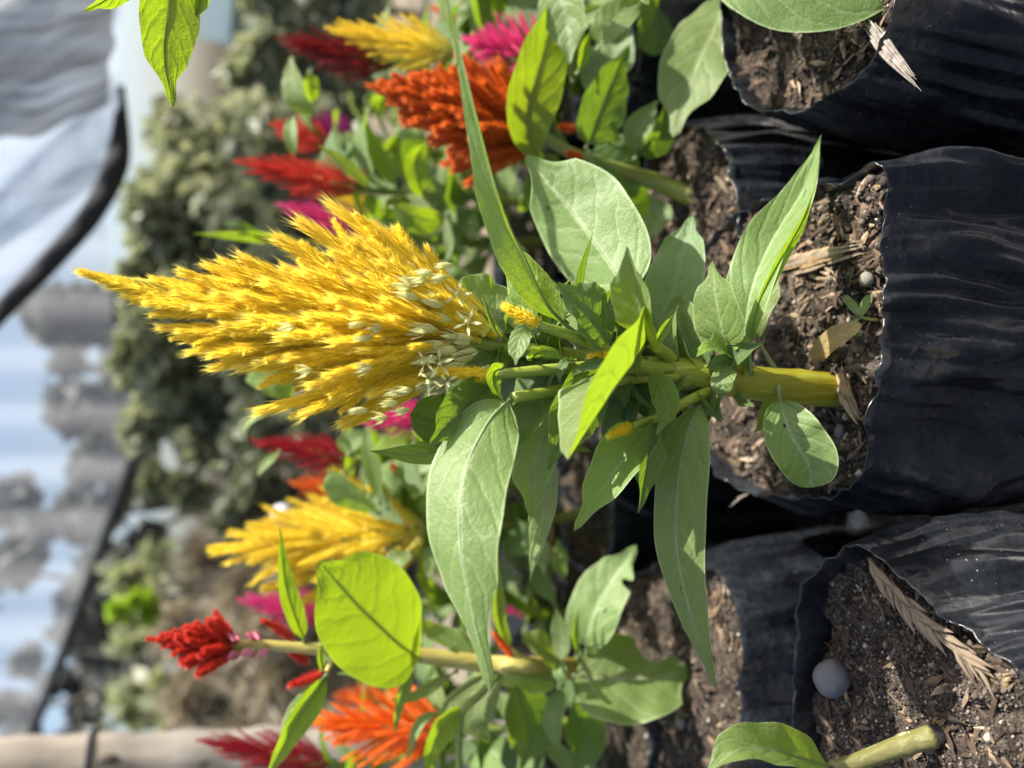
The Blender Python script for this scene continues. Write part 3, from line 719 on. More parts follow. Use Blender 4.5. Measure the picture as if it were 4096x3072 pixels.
def bud_mesh(seed, open_=0.0):
    rg = random.Random(seed); vv, ff = [], []
    prof_ = [(0, .05), (.12, .14), (.3, .20), (.5, .19), (.72, .12), (.88, .05), (1, .006)]
    for z, r in prof_:
        for k in range(10):
            a = 2 * math.pi * k / 10; vv.append(V3((math.cos(a), math.sin(a), 0)) * r * (1 + 0.13 * (k % 2)) * (1 - 0.35 * open_) + V3((0, 0, z * (1 - 0.4 * open_))))
    for j in range(len(prof_) - 1):
        for k in range(10):
            q = (k + 1) % 10; ff.append((j * 10 + k, j * 10 + q, j * 10 + 10 + q, j * 10 + 10 + k))
    for k in range(5):
        a = 2 * math.pi * k / 5 + 0.3; rad = V3((math.cos(a), math.sin(a), 0)); tg = V3((-math.sin(a), math.cos(a), 0))
        t = R(12 + 58 * open_); d = V3((0, 0, 1)) * math.cos(t) + rad * math.sin(t)
        kite(vv, ff, rad * 0.10, d, 1.02, 0.10, tg, rad, -0.12)
    if open_:
        for k in range(7):
            a = 2 * math.pi * k / 7; d = V3((math.cos(a) * 0.4, math.sin(a) * 0.4, 1)).normalized()
            tube([V3((0, 0, 0)), d * 0.6], [0.02, 0.012], 4, vv, ff)
    return mesh('bud', vv, ff)
BUDS = [bud_mesh(0), bud_mesh(1, 0.15), bud_mesh(2, 0.35)]
STAR = [bud_mesh(3, 0.8), bud_mesh(4, 1.0)]
def put_spike(parent, a, b, dia, col, rg, name='flower_spike'):
    d = b - a; L = d.length; s = dia / 0.222
    return obj(name, rg.choice(SPIKES), PET[col], parent, frame(a, d, (s, s, L), rg.uniform(0, 6.28)))

# generic plume heads, one mesh each, along +Z 0..1, about 0.45 wide
def plume_mesh(seed, n=46, wide=0.2, detail=34):
    rg = random.Random(seed); vv, ff = [], []
    for i in range(n):
        t = i / n; z0 = 0.02 + 0.72 * t; ph = i * 2.39996; rad = V3((math.cos(ph), math.sin(ph), 0))
        L = 0.36 * (1 - 0.35 * t) * rg.uniform(0.8, 1.15); a = R(38 - 26 * t + rg.uniform(-6, 6))
        d = V3((0, 0, 1)) * math.cos(a) + rad * math.sin(a)
        r = wide * (1 - t) ** 0.8 * 0.35 * min(1, 0.4 + t * 4)
        s = 0.25 * (1 - 0.3 * t)
        spike_geo(vv, ff, seed * 77 + i, detail, detail // 2, 1.15, frame(rad * r + V3((0, 0, z0)), d, (s, s, L)))
    spike_geo(vv, ff, seed, detail * 2, 10, 1.2, frame(V3((0, 0, 0.55)), V3((0, 0, 1)), (0.3, 0.3, 0.45)))
    return mesh('plume', vv, ff, False)
PLUMES = [plume_mesh(s, 64, 0.2, 80) for s in range(4)]

# ------------------------------------------------------------------ the main plant
YB = 0.50
base = PZ(3385, 1562, SOIL - 0.01)
root = thing('celosia_plant', V3((base.x, base.y, SOIL)), 'large golden yellow celosia with one tall feathery plume and thick yellow stem', 'celosia')
main = root
stem_px = [(3385, 1562, base.y), (3100, 1540, .498), (2880, 1512, .50), (2620, 1478, .505), (2330, 1432, .512), (2000, 1385, .52)]
sp = spline([P(*p) for p in stem_px], 40)
rad = []
for i, p in enumerate(sp):
    t = i / 39
    wpx = np.interp(t, [0, .3, .5, .6, .66, 1.0], [140, 134, 130, 112, 70, 60])
    rad.append(wpx / 2 * pxm(p) * (1.06 if i % 13 == 5 else 1))
vv, ff = tube(sp, rad, 22, ribs=0.035)
stem = obj('stem', mesh('stem', vv, ff), M_STEM, root)
def branch(root, pts, w0, w1, mat_=None):
    s = spline([P(*p) for p in pts], 14)
    vv, ff = tube(s, [(w0 + (w1 - w0) * i / 13) / 2 * pxm(q) for i, q in enumerate(s)], 10, ribs=0.02)
    return obj('branch', mesh('branch', vv, ff), mat_ or M_STEM, root)
branch(root, [(2700, 1480, .50), (2500, 1465, .49), (2250, 1475, .487), (1985, 1497, .49)], 70, 40)
branch(root, [(2580, 1450, .50), (2420, 1400, .485), (2290, 1345, .475), (2150, 1300, .47)], 46, 40)
branch(root, [(2860, 1555, .495), (2760, 1600, .485), (2640, 1665, .475), (2530, 1705, .47)], 46, 34)
branch(root, [(2690, 1440, .50), (2620, 1385, .49), (2560, 1350, .482)], 60, 36)
branch(root, [(2640, 1500, .50), (2450, 1520, .495), (2250, 1560, .49), (2050, 1590, .48)], 56, 46)
branch(root, [(2720, 1505, .495), (2660, 1510, .482), (2615, 1505, .476)], 30, 20)
branch(root, [(2975, 1500, .495), (2940, 1440, .485), (2900, 1400, .482)], 44, 22)
# plume
axis_pts = spline([P(2040, 1392, .518), P(1700, 1330, .53), P(1300, 1262, .54), P(800, 1165, .55), P(345, 1094, .56)], 60)
def axis(px):
    px = max(345, min(2040, px)); return axis_pts[int(round((2040 - px) / (2040 - 345) * 59))]
vv, ff = tube(axis_pts, [0.0062 * (1 - 0.8 * i / 59) for i in range(60)], 8)
plume = obj('plume', mesh('plume', vv, ff), PET['green'], root)
rg = random.Random(5)
TR = [  # tip x, tip y, depth offset, length px, width px
 (327, 1092, 0, 330, 62), (430, 1148, .004, 260, 52), (490, 1182, -.004, 270, 56), (540, 1196, .006, 280, 56), (585, 1224, -.008, 300, 60), (612, 1248, 0, 300, 56),
 (553, 1102, 0, 250, 46), (600, 1118, -.006, 260, 50), (655, 1107, .006, 280, 60), (722, 1106, -.004, 320, 66), (645, 1322, .006, 380, 62), (718, 1342, -.008, 360, 58),
 (742, 1371, .006, 380, 58), (757, 1397, -.004, 400, 58), (843, 1404, -.014, 380, 64), (848, 1440, .002, 400, 66), (822, 1058, .006, 360, 74), (884, 1042, -.004, 380, 78),
 (967, 1038, .006, 380, 78), (1112, 956, 0, 430, 86), (1205, 885, -.004, 470, 92), (1316, 811, 0, 470, 88), (1032, 1432, -.014, 420, 78), (973, 1507, -.006, 440, 74),
 (1081, 1546, .004, 420, 78), (1048, 1654, -.004, 560, 84), (1362, 1686, -.01, 330, 70), (1391, 1716, .004, 330, 66), (1210, 1640, -.014, 420, 80), (1622, 1000, 0, 260, 52), (1655, 1050, -.01, 220, 44),
 (1500, 900, .006, 380, 78), (1420, 960, -.012, 420, 84), (1330, 1010, -.022, 430, 88), (1230, 1060, -.024, 430, 88), (1130, 1080, -.018, 420, 86), (1060, 1150, -.03, 420, 86),
 (960, 1180, -.024, 400, 80), (860, 1190, -.018, 380, 76), (780, 1230, -.022, 370, 72), (700, 1190, -.012, 340, 68), (1000, 1280, -.034, 420, 84), (900, 1310, -.026, 400, 78),
 (1120, 1330, -.04, 420, 84), (1150, 1430, -.036, 400, 82), (1230, 1240, -.044, 420, 86), (1330, 1180, -.044, 420, 86), (1420, 1110, -.036, 420, 84), (1520, 1060, -.026, 380, 78),
 (1330, 1350, -.052, 400, 78), (1420, 1270, -.052, 380, 76), (1530, 1200, -.044, 330, 70), (1610, 1150, -.030, 300, 62), (1310, 1480, -.044, 420, 80), (1250, 1560, -.032, 440, 80), (1450, 1420, -.05, 330, 60),
 (1480, 1580, -.034, 330, 64), (1580, 1290, -.05, 260, 54), (1690, 1240, -.042, 200, 44), (1640, 1390, -.05, 200, 46)]
for x, y, dy, L, w in TR:
    dist = abs(y - (1094 + (x - 345) * 0.176))
    bx = min(2020, x + L * (1.0 + 0.18 * dist / 400)); A = axis(bx)
    tip = P(x, y, axis(x).y + dy)
    frac = 0.5 if dist > 150 else 0.35
    far = V3((tip.x, tip.y, tip.z))
    st = A.lerp(P(bx, y + (1430 - y) * 0.55, A.y + dy * 0.7), 0.55 if dist > 120 else 0.3)
    put_spike(plume, st, far, w * pxm(tip) * 1.05, 'yellow', rg)
    ax_ = (far - st); la = ax_.length; u_ = ax_.normalized(); sx_ = u_.cross(V3((0, 1, 0))).normalized(); sy_ = u_.cross(sx_)
    out_ = 1 if (far - A).dot(sx_) > 0 else -1
    for t_ in ((.26, .46, .62) if dy < -.012 and L > 300 else (.34, .58) if L > 300 else (.4,)):
        ph = rg.uniform(-1.0, 1.0) * 1.3 + (0 if out_ > 0 else math.pi)
        dr = sx_ * math.cos(ph) - sy_ * abs(math.sin(ph)) * (1 if rg.random() < .75 else -1)
        p0 = st + ax_ * t_; ll_ = la * rg.uniform(.26, .36)
        put_spike(plume, p0, p0 + (u_ * math.cos(.30) + dr * math.sin(.30)) * ll_, w * pxm(tip) * 0.60, 'yellow', rg)
for k in range(22):       # the far side and the body
    s = rg.random(); x = 700 + 900 * s; Rr = np.interp(x, [330, 600, 800, 1050, 1300, 1600, 1750], [30, 70, 150, 270, 340, 250, 170]) * rg.uniform(0.35, 0.8)
    ph = rg.uniform(0.15, math.pi - 0.15); A0 = axis(x); m = pxm(A0)
    tip = A0 + V3((math.cos(ph), math.sin(ph), 0)) * Rr * m
    put_spike(plume, axis(x + rg.uniform(260, 380)), tip, rg.uniform(60, 90) * m, 'yellow', rg)
# cream buds and open star florets towards the base
for k in range(34):
    x = rg.triangular(1600, 2010, 1850); lim = np.interp(x, [1500, 1650, 1850, 2000], [300, 260, 150, 60])
    y0 = 1094 + (x - 345) * 0.176 + 10; off = rg.uniform(-1, 1); y = y0 + off * lim
    Yd = axis(x).y - 0.045 * math.sqrt(max(0, 1 - off * off)) * lim / 260
    p = P(x, y, Yd); d = (P(x - 90, y + off * 40, Yd - 0.006) - p)
    L = rg.uniform(80, 120) * pxm(p)
    obj('bud', rg.choice(BUDS), PET['bud'], plume, frame(p, d, (L * .66, L * .66, L), rg.uniform(0, 6)))
for x, y in ((1200, 1480), (1130, 1310), (1440, 1470), (1420, 1640), (1500, 1670), (1545, 1610), (1560, 1570), (1600, 1560), (1680, 1090), (1660, 1120), (1760, 1060), (1740, 1110), (1480, 1310), (1420, 1295), (1440, 1350), (1590, 1640)):
    p = P(x + 50, y, axis(x).y - 0.045); d = P(x - 40, y + 8, axis(x).y - 0.052) - p; L = 92 * pxm(p)
    obj('bud', rg.choice(BUDS), PET['bud'], plume, frame(p, d, (L * .66, L * .66, L), rg.uniform(0, 6)))
for x, y, dx, dy in ((1760, 1455, -10, 10), (1715, 1520, -10, 60), (1790, 1530, 20, 60), (1830, 1180, 0, -60), (1870, 1290, -20, -30), (1700, 1450, -60, 10)):
    p = P(x, y, axis(x).y - 0.044); d = P(x + dx, y + dy, axis(x).y - 0.066) - p; L = 92 * pxm(p)
    obj('floret', rg.choice(STAR), PET['bud'], plume, frame(p, d, (L * .72, L * .72, L * .72), rg.uniform(0, 6)))
for a, b, w in (((2165, 1312, .472), (2022, 1230, .468), 62), ((2470, 1442, .476), (2368, 1402, .472), 48), ((2535, 1702, .472), (2428, 1738, .468), 46), ((1985, 1500, .49), (1752, 1495, .486), 58), ((2010, 1345, .512), (1925, 1322, .51), 34)):
    put_spike(root, P(*a), P(*b), w * pxm(P(*a)) * 1.1, 'yellow', rg, 'side_spike')
# leaves
ml = lambda pts, w, *a, **k: leaf(main, pts, w, *a, **k)
ml([(2300, 1345, .495), (2185, 1215, .475), (2110, 1060, .455), (2020, 860, .44), (1930, 560, .425), (1785, -20, .41)], 175, 46, 1, 'lan', 38, wave=.03, pet=.10)
ml([(2560, 1290, .505), (2470, 1110, .535), (2330, 905, .568), (2215, 760, .588), (2100, 622, .60)], 440, 22, 1, 'ov', -12, wave=.04, holes=((.72, -.45, .022, 1.6), (.36, .5, .008, 2)), pet=.16)
ml([(2590, 1372, .478), (2572, 1290, .445), (2545, 1150, .422), (2508, 985, .41)], 190, 20, 1, 'lan', 18, wave=.05, pet=0.02)
ml([(2590, 1362, .476), (2520, 1470, .435), (2410, 1620, .415), (2272, 1840, .405)], 580, 82, 1, 'nar', 28, M_LEAF, wave=.02, pet=0.02)
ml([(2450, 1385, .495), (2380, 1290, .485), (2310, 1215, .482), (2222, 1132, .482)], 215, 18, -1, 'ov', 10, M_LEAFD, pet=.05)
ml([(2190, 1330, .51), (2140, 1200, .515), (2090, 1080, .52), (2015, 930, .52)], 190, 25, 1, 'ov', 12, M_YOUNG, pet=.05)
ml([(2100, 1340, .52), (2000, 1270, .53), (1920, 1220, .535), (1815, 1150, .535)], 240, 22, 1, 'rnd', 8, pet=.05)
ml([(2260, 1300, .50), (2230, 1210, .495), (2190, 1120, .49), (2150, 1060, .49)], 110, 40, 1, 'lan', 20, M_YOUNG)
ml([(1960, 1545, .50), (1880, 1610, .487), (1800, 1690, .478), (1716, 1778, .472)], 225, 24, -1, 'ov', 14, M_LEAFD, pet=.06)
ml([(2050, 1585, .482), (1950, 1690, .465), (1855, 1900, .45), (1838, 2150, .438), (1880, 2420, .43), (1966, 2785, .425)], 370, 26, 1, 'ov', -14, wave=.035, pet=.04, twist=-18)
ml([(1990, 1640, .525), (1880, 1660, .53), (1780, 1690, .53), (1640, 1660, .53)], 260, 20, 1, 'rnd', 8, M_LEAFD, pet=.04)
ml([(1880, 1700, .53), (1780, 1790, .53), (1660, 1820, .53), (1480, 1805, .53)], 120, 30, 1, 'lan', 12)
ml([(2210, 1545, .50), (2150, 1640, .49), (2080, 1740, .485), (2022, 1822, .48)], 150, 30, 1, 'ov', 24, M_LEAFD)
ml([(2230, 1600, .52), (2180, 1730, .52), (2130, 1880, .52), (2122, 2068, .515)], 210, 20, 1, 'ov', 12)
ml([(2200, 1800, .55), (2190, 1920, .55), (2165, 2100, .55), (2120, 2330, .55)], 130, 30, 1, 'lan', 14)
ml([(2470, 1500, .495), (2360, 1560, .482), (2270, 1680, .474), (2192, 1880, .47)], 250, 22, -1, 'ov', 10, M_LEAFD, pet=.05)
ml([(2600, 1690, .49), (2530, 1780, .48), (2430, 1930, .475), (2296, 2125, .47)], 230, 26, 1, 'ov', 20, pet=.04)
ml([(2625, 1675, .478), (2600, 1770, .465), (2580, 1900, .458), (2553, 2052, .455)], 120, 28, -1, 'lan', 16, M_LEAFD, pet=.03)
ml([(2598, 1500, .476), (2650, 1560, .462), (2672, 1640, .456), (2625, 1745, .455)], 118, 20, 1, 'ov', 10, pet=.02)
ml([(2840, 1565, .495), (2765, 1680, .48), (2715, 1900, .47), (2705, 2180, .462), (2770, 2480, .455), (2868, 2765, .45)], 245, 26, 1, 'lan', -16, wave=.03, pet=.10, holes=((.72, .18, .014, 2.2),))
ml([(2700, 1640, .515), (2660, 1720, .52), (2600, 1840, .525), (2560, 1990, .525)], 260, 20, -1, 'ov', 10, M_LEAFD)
ml([(2975, 1490, .495), (2915, 1400, .482), (2890, 1320, .475), (2865, 1190, .472), (2850, 1042, .472)], 205, 20, 1, 'ov', 10, pet=.34, wave=.05)
ml([(2985, 1500, .497), (2978, 1350, .485), (3010, 1150, .476), (3090, 960, .482), (3210, 760, .492), (3285, 540, .505)], 235, 24, 1, 'lan', 26, wave=.08, pet=.16, holes=((.78, .3, .014, 2.4), (.55, -.3, .006, 2)))
ml([(3010, 1500, .487), (3005, 1330, .478), (3085, 1110, .463), (3205, 890, .452), (3262, 740, .45)], 80, 60, -1, 'lan', 10, M_YOUNG, pet=.2)
ml([(3110, 1500, .50), (3050, 1390, .508), (3015, 1270, .508), (3060, 1170, .508), (3120, 1085, .505)], 150, 25, 1, 'ov', 10, pet=.34)
ml([(2935, 1440, .484), (2925, 1390, .476), (2960, 1360, .472), (3008, 1358, .47)], 60, 30, 1, 'ov', 12, M_YOUNG)
ml([(2935, 1425, .48), (2890, 1400, .474), (2830, 1398, .47), (2784, 1430, .468)], 60, 30, 1, 'ov', 14, M_YOUNG)
ml([(2915, 1450, .476), (2880, 1450, .47), (2850, 1460, .468), (2826, 1470, .468)], 70, 20, -1, 'ov', 10, M_LEAFD)
ml([(2930, 1462, .476), (2905, 1490, .468), (2890, 1530, .464), (2905, 1575, .463)], 96, 18, 1, 'rnd', 10)
ml([(3115, 1540, .485), (3125, 1620, .474), (3165, 1740, .462), (3230, 1850, .456), (3250, 1950, .456)], 235, 10, 0, 'rnd', 8, pet=.22, cup=.25, holes=((.42, .12, .022, 1.8),))
ml([(3140, 1550, .512), (3100, 1610, .515), (3060, 1670, .512), (3018, 1730, .508)], 110, 25, -1, 'ov', 8)
ml([(2615, 1390, .485), (2640, 1340, .472), (2665, 1300, .468), (2694, 1258, .466)], 52, 35, -1, 'ov', 20, M_YOUNG)
ml([(2880, 1580, .49), (2865, 1620, .485), (2872, 1660, .483), (2890, 1695, .482)], 50, 35, 1, 'lan', 14)
ml([(2150, 1315, .468), (2095, 1335, .462), (2070, 1400, .458), (2062, 1462, .457)], 92, 25, 1, 'ov', 12)
ml([(2310, 1440, .49), (2265, 1450, .482), (2245, 1490, .478), (2240, 1536, .476)], 52, 40, 1, 'ov', 18, M_LEAFD)
ml([(2015, 1470, .482), (1975, 1490, .474), (1975, 1545, .472), (2012, 1600, .472)], 66, 20, -1, 'ov', 12, M_YOUNG)
ml([(2010, 1360, .50), (1975, 1310, .494), (1950, 1250, .492), (1930, 1178, .49)], 34, 40, -1, 'lan', 22)
ml([(2650, 1440, .52), (2690, 1390, .525), (2730, 1350, .525), (2760, 1318, .525)], 100, 20, 1, 'ov', 10)
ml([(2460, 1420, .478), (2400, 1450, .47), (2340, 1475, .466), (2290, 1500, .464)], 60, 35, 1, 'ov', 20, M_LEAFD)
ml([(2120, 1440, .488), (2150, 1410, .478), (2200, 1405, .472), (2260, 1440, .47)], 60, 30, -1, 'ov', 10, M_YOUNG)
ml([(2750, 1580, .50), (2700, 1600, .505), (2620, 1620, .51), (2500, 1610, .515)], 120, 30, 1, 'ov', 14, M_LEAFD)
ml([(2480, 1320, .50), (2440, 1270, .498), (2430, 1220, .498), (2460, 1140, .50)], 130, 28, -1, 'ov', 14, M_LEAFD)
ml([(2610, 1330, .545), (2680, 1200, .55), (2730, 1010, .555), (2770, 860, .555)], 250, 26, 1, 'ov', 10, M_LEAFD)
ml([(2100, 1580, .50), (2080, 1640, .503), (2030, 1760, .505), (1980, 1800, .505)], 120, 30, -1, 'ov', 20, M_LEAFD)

rg = random.Random(41)
for k in range(46):
    t = rg.uniform(.30, .98); p = sp[int(t * 39)]
    az = rg.uniform(math.pi * 0.9, math.pi * 2.1) if k % 3 else rg.uniform(0, math.pi)
    unit_leaf(main, p, az, R(rg.uniform(15, 70)), rg.uniform(.028, .055) * (1.5 if k % 3 == 0 else 1.0), rg, rg.choice((M_LEAF, M_LEAFD, M_YOUNG, M_LEAFD)))

for k in range(26):
    p = sp[int(rg.uniform(.42, .96) * 39)]
    unit_leaf(main, p, rg.uniform(0.1, math.pi - 0.1), R(rg.uniform(5, 50)), rg.uniform(.07, .115), rg, rg.choice((M_LEAF, M_LEAFD, M_LEAFD)))

# ------------------------------------------------------------------ slim red plant
def stemthing(label, pts, w0, w1, mat_, cat='celosia', Y0=None):
    q = [P(*p) for p in pts]
    g0 = PZ(pts[0][0], pts[0][1], SOIL - 0.01) if Y0 is None else V3((q[0].x, Y0, SOIL - 0.01))
    s = spline([g0] + q[1:], 30)
    root = thing('celosia_plant', V3((g0.x, g0.y, SOIL)), label, cat)
    vv, ff = tube(s, [(w0 + (w1 - w0) * i / 29) / 2 * pxm(p) for i, p in enumerate(s)], 14, ribs=0.03)
    obj('stem', mesh('stem', vv, ff), mat_, root)
    return root, s
def plume_objs(root, a, b, wpx, n, col, seed, spk=90, spl=0.42, low=None):
    """plume built from single spikes around the axis a..b (points), full width wpx"""
    rg = random.Random(seed); d = b - a; L = d.length; m = pxm((a + b) / 2)
    u = d.normalized(); x = u.cross(V3((0, 1, 0))).normalized(); y = u.cross(x)
    vv, ff = tube([a - u * L * 0.05, b - u * L * 0.1], [0.004, 0.0015], 6)
    pl = obj('plume', mesh('plume', vv, ff), PET['green'] if low is None else low, root)
    for i in range(n):
        t = (i + 0.5) / n; ph = i * 2.39996 + rg.uniform(-.3, .3)
        z = L * (0.02 + 0.70 * t); l = L * spl * (1 - 0.4 * t) * rg.uniform(0.8, 1.15)
        rr = wpx * 0.5 * m * (1 - t) ** 0.75 * rg.uniform(0.75, 1.1)
        rad = x * math.cos(ph) + y * math.sin(ph)
        tip = a + u * (z + l) + rad * rr
        put_spike(pl, a + u * z + rad * rr * 0.12, tip, spk * m * (1 - 0.3 * t), col, rg)
    put_spike(pl, a + u * L * 0.6, b, spk * 0.7 * m, col, rg)
    return pl
YR = 0.74
root, s = stemthing('slim red celosia with one big backlit lime leaf beside the golden plume plant', [(2480, 2690, YR), (2150, 2668, .75), (1950, 2655, .755), (1600, 2612, .76), (1320, 2600, .765), (1050, 2578, .77), (900, 2572, .772)], 92, 26, M_STEMO)
red = root
rl = lambda pts, w, *a, **k: leaf(red, pts, w, *a, **k)
plume_objs(root, P(960, 2590, .772), P(588, 2550, .78), 260, 60, 'red', 21, 46, 0.30)
rg = random.Random(9)
for k in range(22):
    x = rg.uniform(930, 1080); sg = rg.choice((-1, 1)); yy = 2582 + sg * rg.uniform(8, 22)
    p = P(x, yy, .766 + rg.uniform(-.012, .008)); d = P(x - 40, yy + sg * 50, .766) - p; L = 48 * pxm(p)
    obj('bud', BUDS[0], PET['pinkbud'], root, frame(p, d, (L * .8, L * .8, L), 0))
for a, b, w in (((1175, 2560, .76), (1062, 2468, .752), 40), ((1300, 2690, .75), (1158, 2742, .74), 52), ((1240, 2650, .77), (1150, 2620, .775), 36), ((2070, 2640, .745), (1965, 2540, .74), 36)):
    put_spike(root, P(*a), P(*b), w * pxm(P(*a)), 'red' if a[0] < 2000 else 'fire', rg, 'side_spike')
branch(root, [(1340, 2606, .763), (1320, 2660, .755), (1300, 2700, .75)], 26, 20, M_STEMO)
branch(root, [(1990, 2660, .752), (1900, 2720, .745), (1800, 2790, .74), (1760, 2860, .738)], 30, 20, M_STEMG)
branch(root, [(2010, 2670, .752), (1930, 2770, .742), (1850, 2850, .737), (1835, 2990, .735), (1840, 3150, .735)], 32, 26, M_STEMG)
branch(root, [(2180, 2650, .752), (2100, 2640, .745), (2050, 2600, .742)], 34, 24, M_STEMO)
rl([(1700, 2648, .758), (1600, 2580, .728), (1450, 2440, .700), (1350, 2330, .686), (1276, 2246, .678)], 450, 16, -1, 'ov', 8, M_YOUNG, pet=.10, wave=.03)
rl([(1640, 2640, .752), (1560, 2680, .74), (1440, 2690, .735), (1345, 2695, .733)], 90, 50, 1, 'ov', 10, M_LEAF)
rl([(1225, 2572, .765), (1185, 2480, .755), (1140, 2330, .75), (1118, 2105, .748)], 92, 28, -1, 'lan', 16, M_YOUNG)
rl([(1320, 2700, .75), (1250, 2790, .735), (1150, 2950, .725), (1060, 3120, .72)], 120, 32, -1, 'lan', 18, M_YOUNG)
rl([(1310, 2690, .745), (1230, 2780, .735), (1160, 2870, .728), (1112, 2945, .725)], 66, 35, 1, 'lan', 16)
rl([(1655, 2660, .755), (1620, 2740, .745), (1590, 2830, .74), (1578, 2945, .738)], 66, 40, -1, 'lan', 20)
rl([(1290, 2690, .748), (1285, 2650, .742), (1280, 2610, .74), (1290, 2570, .74)], 36, 30, -1, 'lan', 14, M_YOUNG)
rl([(2345, 2620, .75), (2350, 2540, .74), (2400, 2400, .735), (2470, 2290, .733), (2545, 2180, .73)], 230, 22, 1, 'ov', 12, M_LEAF, pet=.14, holes=((.46, .35, .026, 1.7),), bites=((.72, 1, .035),))
rl([(2290, 2700, .75), (2400, 2715, .735), (2550, 2715, .725), (2680, 2705, .718), (2810, 2692, .715)], 365, 20, 1, 'ov', 8, M_LEAF, pet=.03, bites=((.66, -1, .13), (.90, 1, .13)))
rl([(2240, 2640, .745), (2190, 2610, .738), (2140, 2580, .736), (2085, 2560, .735)], 120, 25, 1, 'ov', 8)
rl([(2230, 2715, .74), (2150, 2720, .732), (2070, 2710, .73), (1995, 2720, .73)], 130, 25, 1, 'ov', 10)
rl([(2250, 2740, .738), (2230, 2820, .73), (2215, 2910, .728), (2245, 3020, .728)], 95, 26, 1, 'ov', 18)
rl([(2260, 2650, .735), (2240, 2680, .728), (2245, 2710, .726), (2260, 2740, .726)], 60, 25, 1, 'ov', 10)
rl([(2060, 2610, .748), (2000, 2500, .74), (1985, 2350, .738), (1983, 2180, .738)], 66, 30, -1, 'lan', 20, M_YOUNG)
rl([(2290, 2800, .755), (2310, 2880, .76), (2340, 2980, .765), (2280, 3120, .765)], 190, 22, -1, 'ov', 10, M_LEAFD)
rl([(2320, 2640, .735), (2300, 2560, .727), (2300, 2500, .725), (2312, 2438, .725)], 40, 40, -1, 'lan', 20, M_YOUNG)
rl([(2240, 2660, .76), (2250, 2580, .765), (2240, 2500, .768), (2225, 2430, .768)], 90, 30, 1, 'ov', 14, M_LEAFD)
rl([(1860, 2850, .737), (1800, 2880, .73), (1740, 2960, .728), (1700, 3110, .727)], 120, 28, -1, 'lan', 14, M_YOUNG)
rl([(1770, 2850, .738), (1700, 2880, .735), (1660, 2940, .735), (1635, 3050, .735)], 56, 35, 1, 'lan', 20)
rl([(1960, 2640, .765), (1850, 2590, .77), (1740, 2540, .775), (1640, 2480, .775)], 100, 30, 1, 'ov', 14)
rl([(2030, 2680, .76), (1930, 2780, .77), (1900, 2880, .775), (1960, 2960, .775)], 190, 25, 1, 'ov', 10, M_LEAF)
rl([(2060, 2700, .765), (2090, 2830, .775), (2120, 2950, .78), (2080, 3080, .78)], 220, 25, -1, 'ov', 10, M_LEAFD)
rl([(1830, 2680, .76), (1740, 2740, .755), (1650, 2790, .752), (1560, 2800, .752)], 56, 30, 1, 'lan', 12)

# ------------------------------------------------------------------ broad orange plant
root, s = stemthing('broad orange celosia with dense foliage growing behind the golden plume plant', [(2800, 800, .72), (2640, 735, .73), (2500, 690, .735), (2300, 620, .74), (2120, 520, .745)], 80, 40, M_STEMG)
orange = root
ol = lambda pts, w, *a, **k: leaf(orange, pts, w, *a, **k)
plume_objs(root, P(2180, 560, .745), P(1478, 330, .765), 480, 130, 'orange', 33, 62, 0.36)
rg = random.Random(3)
for a, b in (((2330, 640, .73), (2265, 605, .725)), ((2300, 520, .73), (2240, 500, .725))): put_spike(root, P(*a), P(*b), 40 * pxm(P(*a)), 'orange', rg, 'side_spike')
ol([(2150, 650, .72), (2105, 480, .705), (2150, 300, .70), (2200, 120, .697), (2235, -60, .695)], 245, 26, -1, 'lan', 12, M_YOUNG, pet=.03)
ol([(2230, -120, .69), (2250, 0, .682), (2275, 120, .68), (2281, 260, .68)], 200, 22, 1, 'ov', 14, pet=.02)
ol([(2900, -30, .68), (2870, 90, .67), (2800, 240, .66), (2740, 400, .656), (2690, 552, .655)], 310, 24, 1, 'ov', 10, pet=.05)
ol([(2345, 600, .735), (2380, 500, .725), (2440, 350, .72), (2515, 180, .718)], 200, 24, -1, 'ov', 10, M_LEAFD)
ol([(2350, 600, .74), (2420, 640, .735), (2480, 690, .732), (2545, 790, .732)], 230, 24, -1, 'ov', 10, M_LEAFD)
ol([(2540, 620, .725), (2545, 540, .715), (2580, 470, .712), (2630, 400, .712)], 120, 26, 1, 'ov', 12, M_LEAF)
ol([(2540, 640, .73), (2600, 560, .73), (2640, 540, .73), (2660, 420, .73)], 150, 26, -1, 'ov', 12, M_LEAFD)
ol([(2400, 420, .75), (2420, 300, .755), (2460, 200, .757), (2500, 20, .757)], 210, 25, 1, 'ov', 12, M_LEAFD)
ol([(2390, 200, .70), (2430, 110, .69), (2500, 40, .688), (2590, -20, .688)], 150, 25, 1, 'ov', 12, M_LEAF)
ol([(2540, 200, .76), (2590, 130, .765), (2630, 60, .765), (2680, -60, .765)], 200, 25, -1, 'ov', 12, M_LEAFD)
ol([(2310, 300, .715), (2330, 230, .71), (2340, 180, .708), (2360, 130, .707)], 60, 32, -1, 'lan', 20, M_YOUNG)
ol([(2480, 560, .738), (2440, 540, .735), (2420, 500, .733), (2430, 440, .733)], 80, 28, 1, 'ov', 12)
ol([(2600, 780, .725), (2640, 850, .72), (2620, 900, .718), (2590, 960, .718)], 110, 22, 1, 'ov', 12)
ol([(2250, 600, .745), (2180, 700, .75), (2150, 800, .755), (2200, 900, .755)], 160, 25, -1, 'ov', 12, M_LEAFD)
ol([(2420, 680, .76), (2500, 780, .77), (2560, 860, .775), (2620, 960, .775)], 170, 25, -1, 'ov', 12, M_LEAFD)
ol([(2300, 330, .77), (2240, 240, .775), (2200, 150, .775), (2180, 20, .775)], 170, 25, -1, 'ov', 12, M_LEAFD)

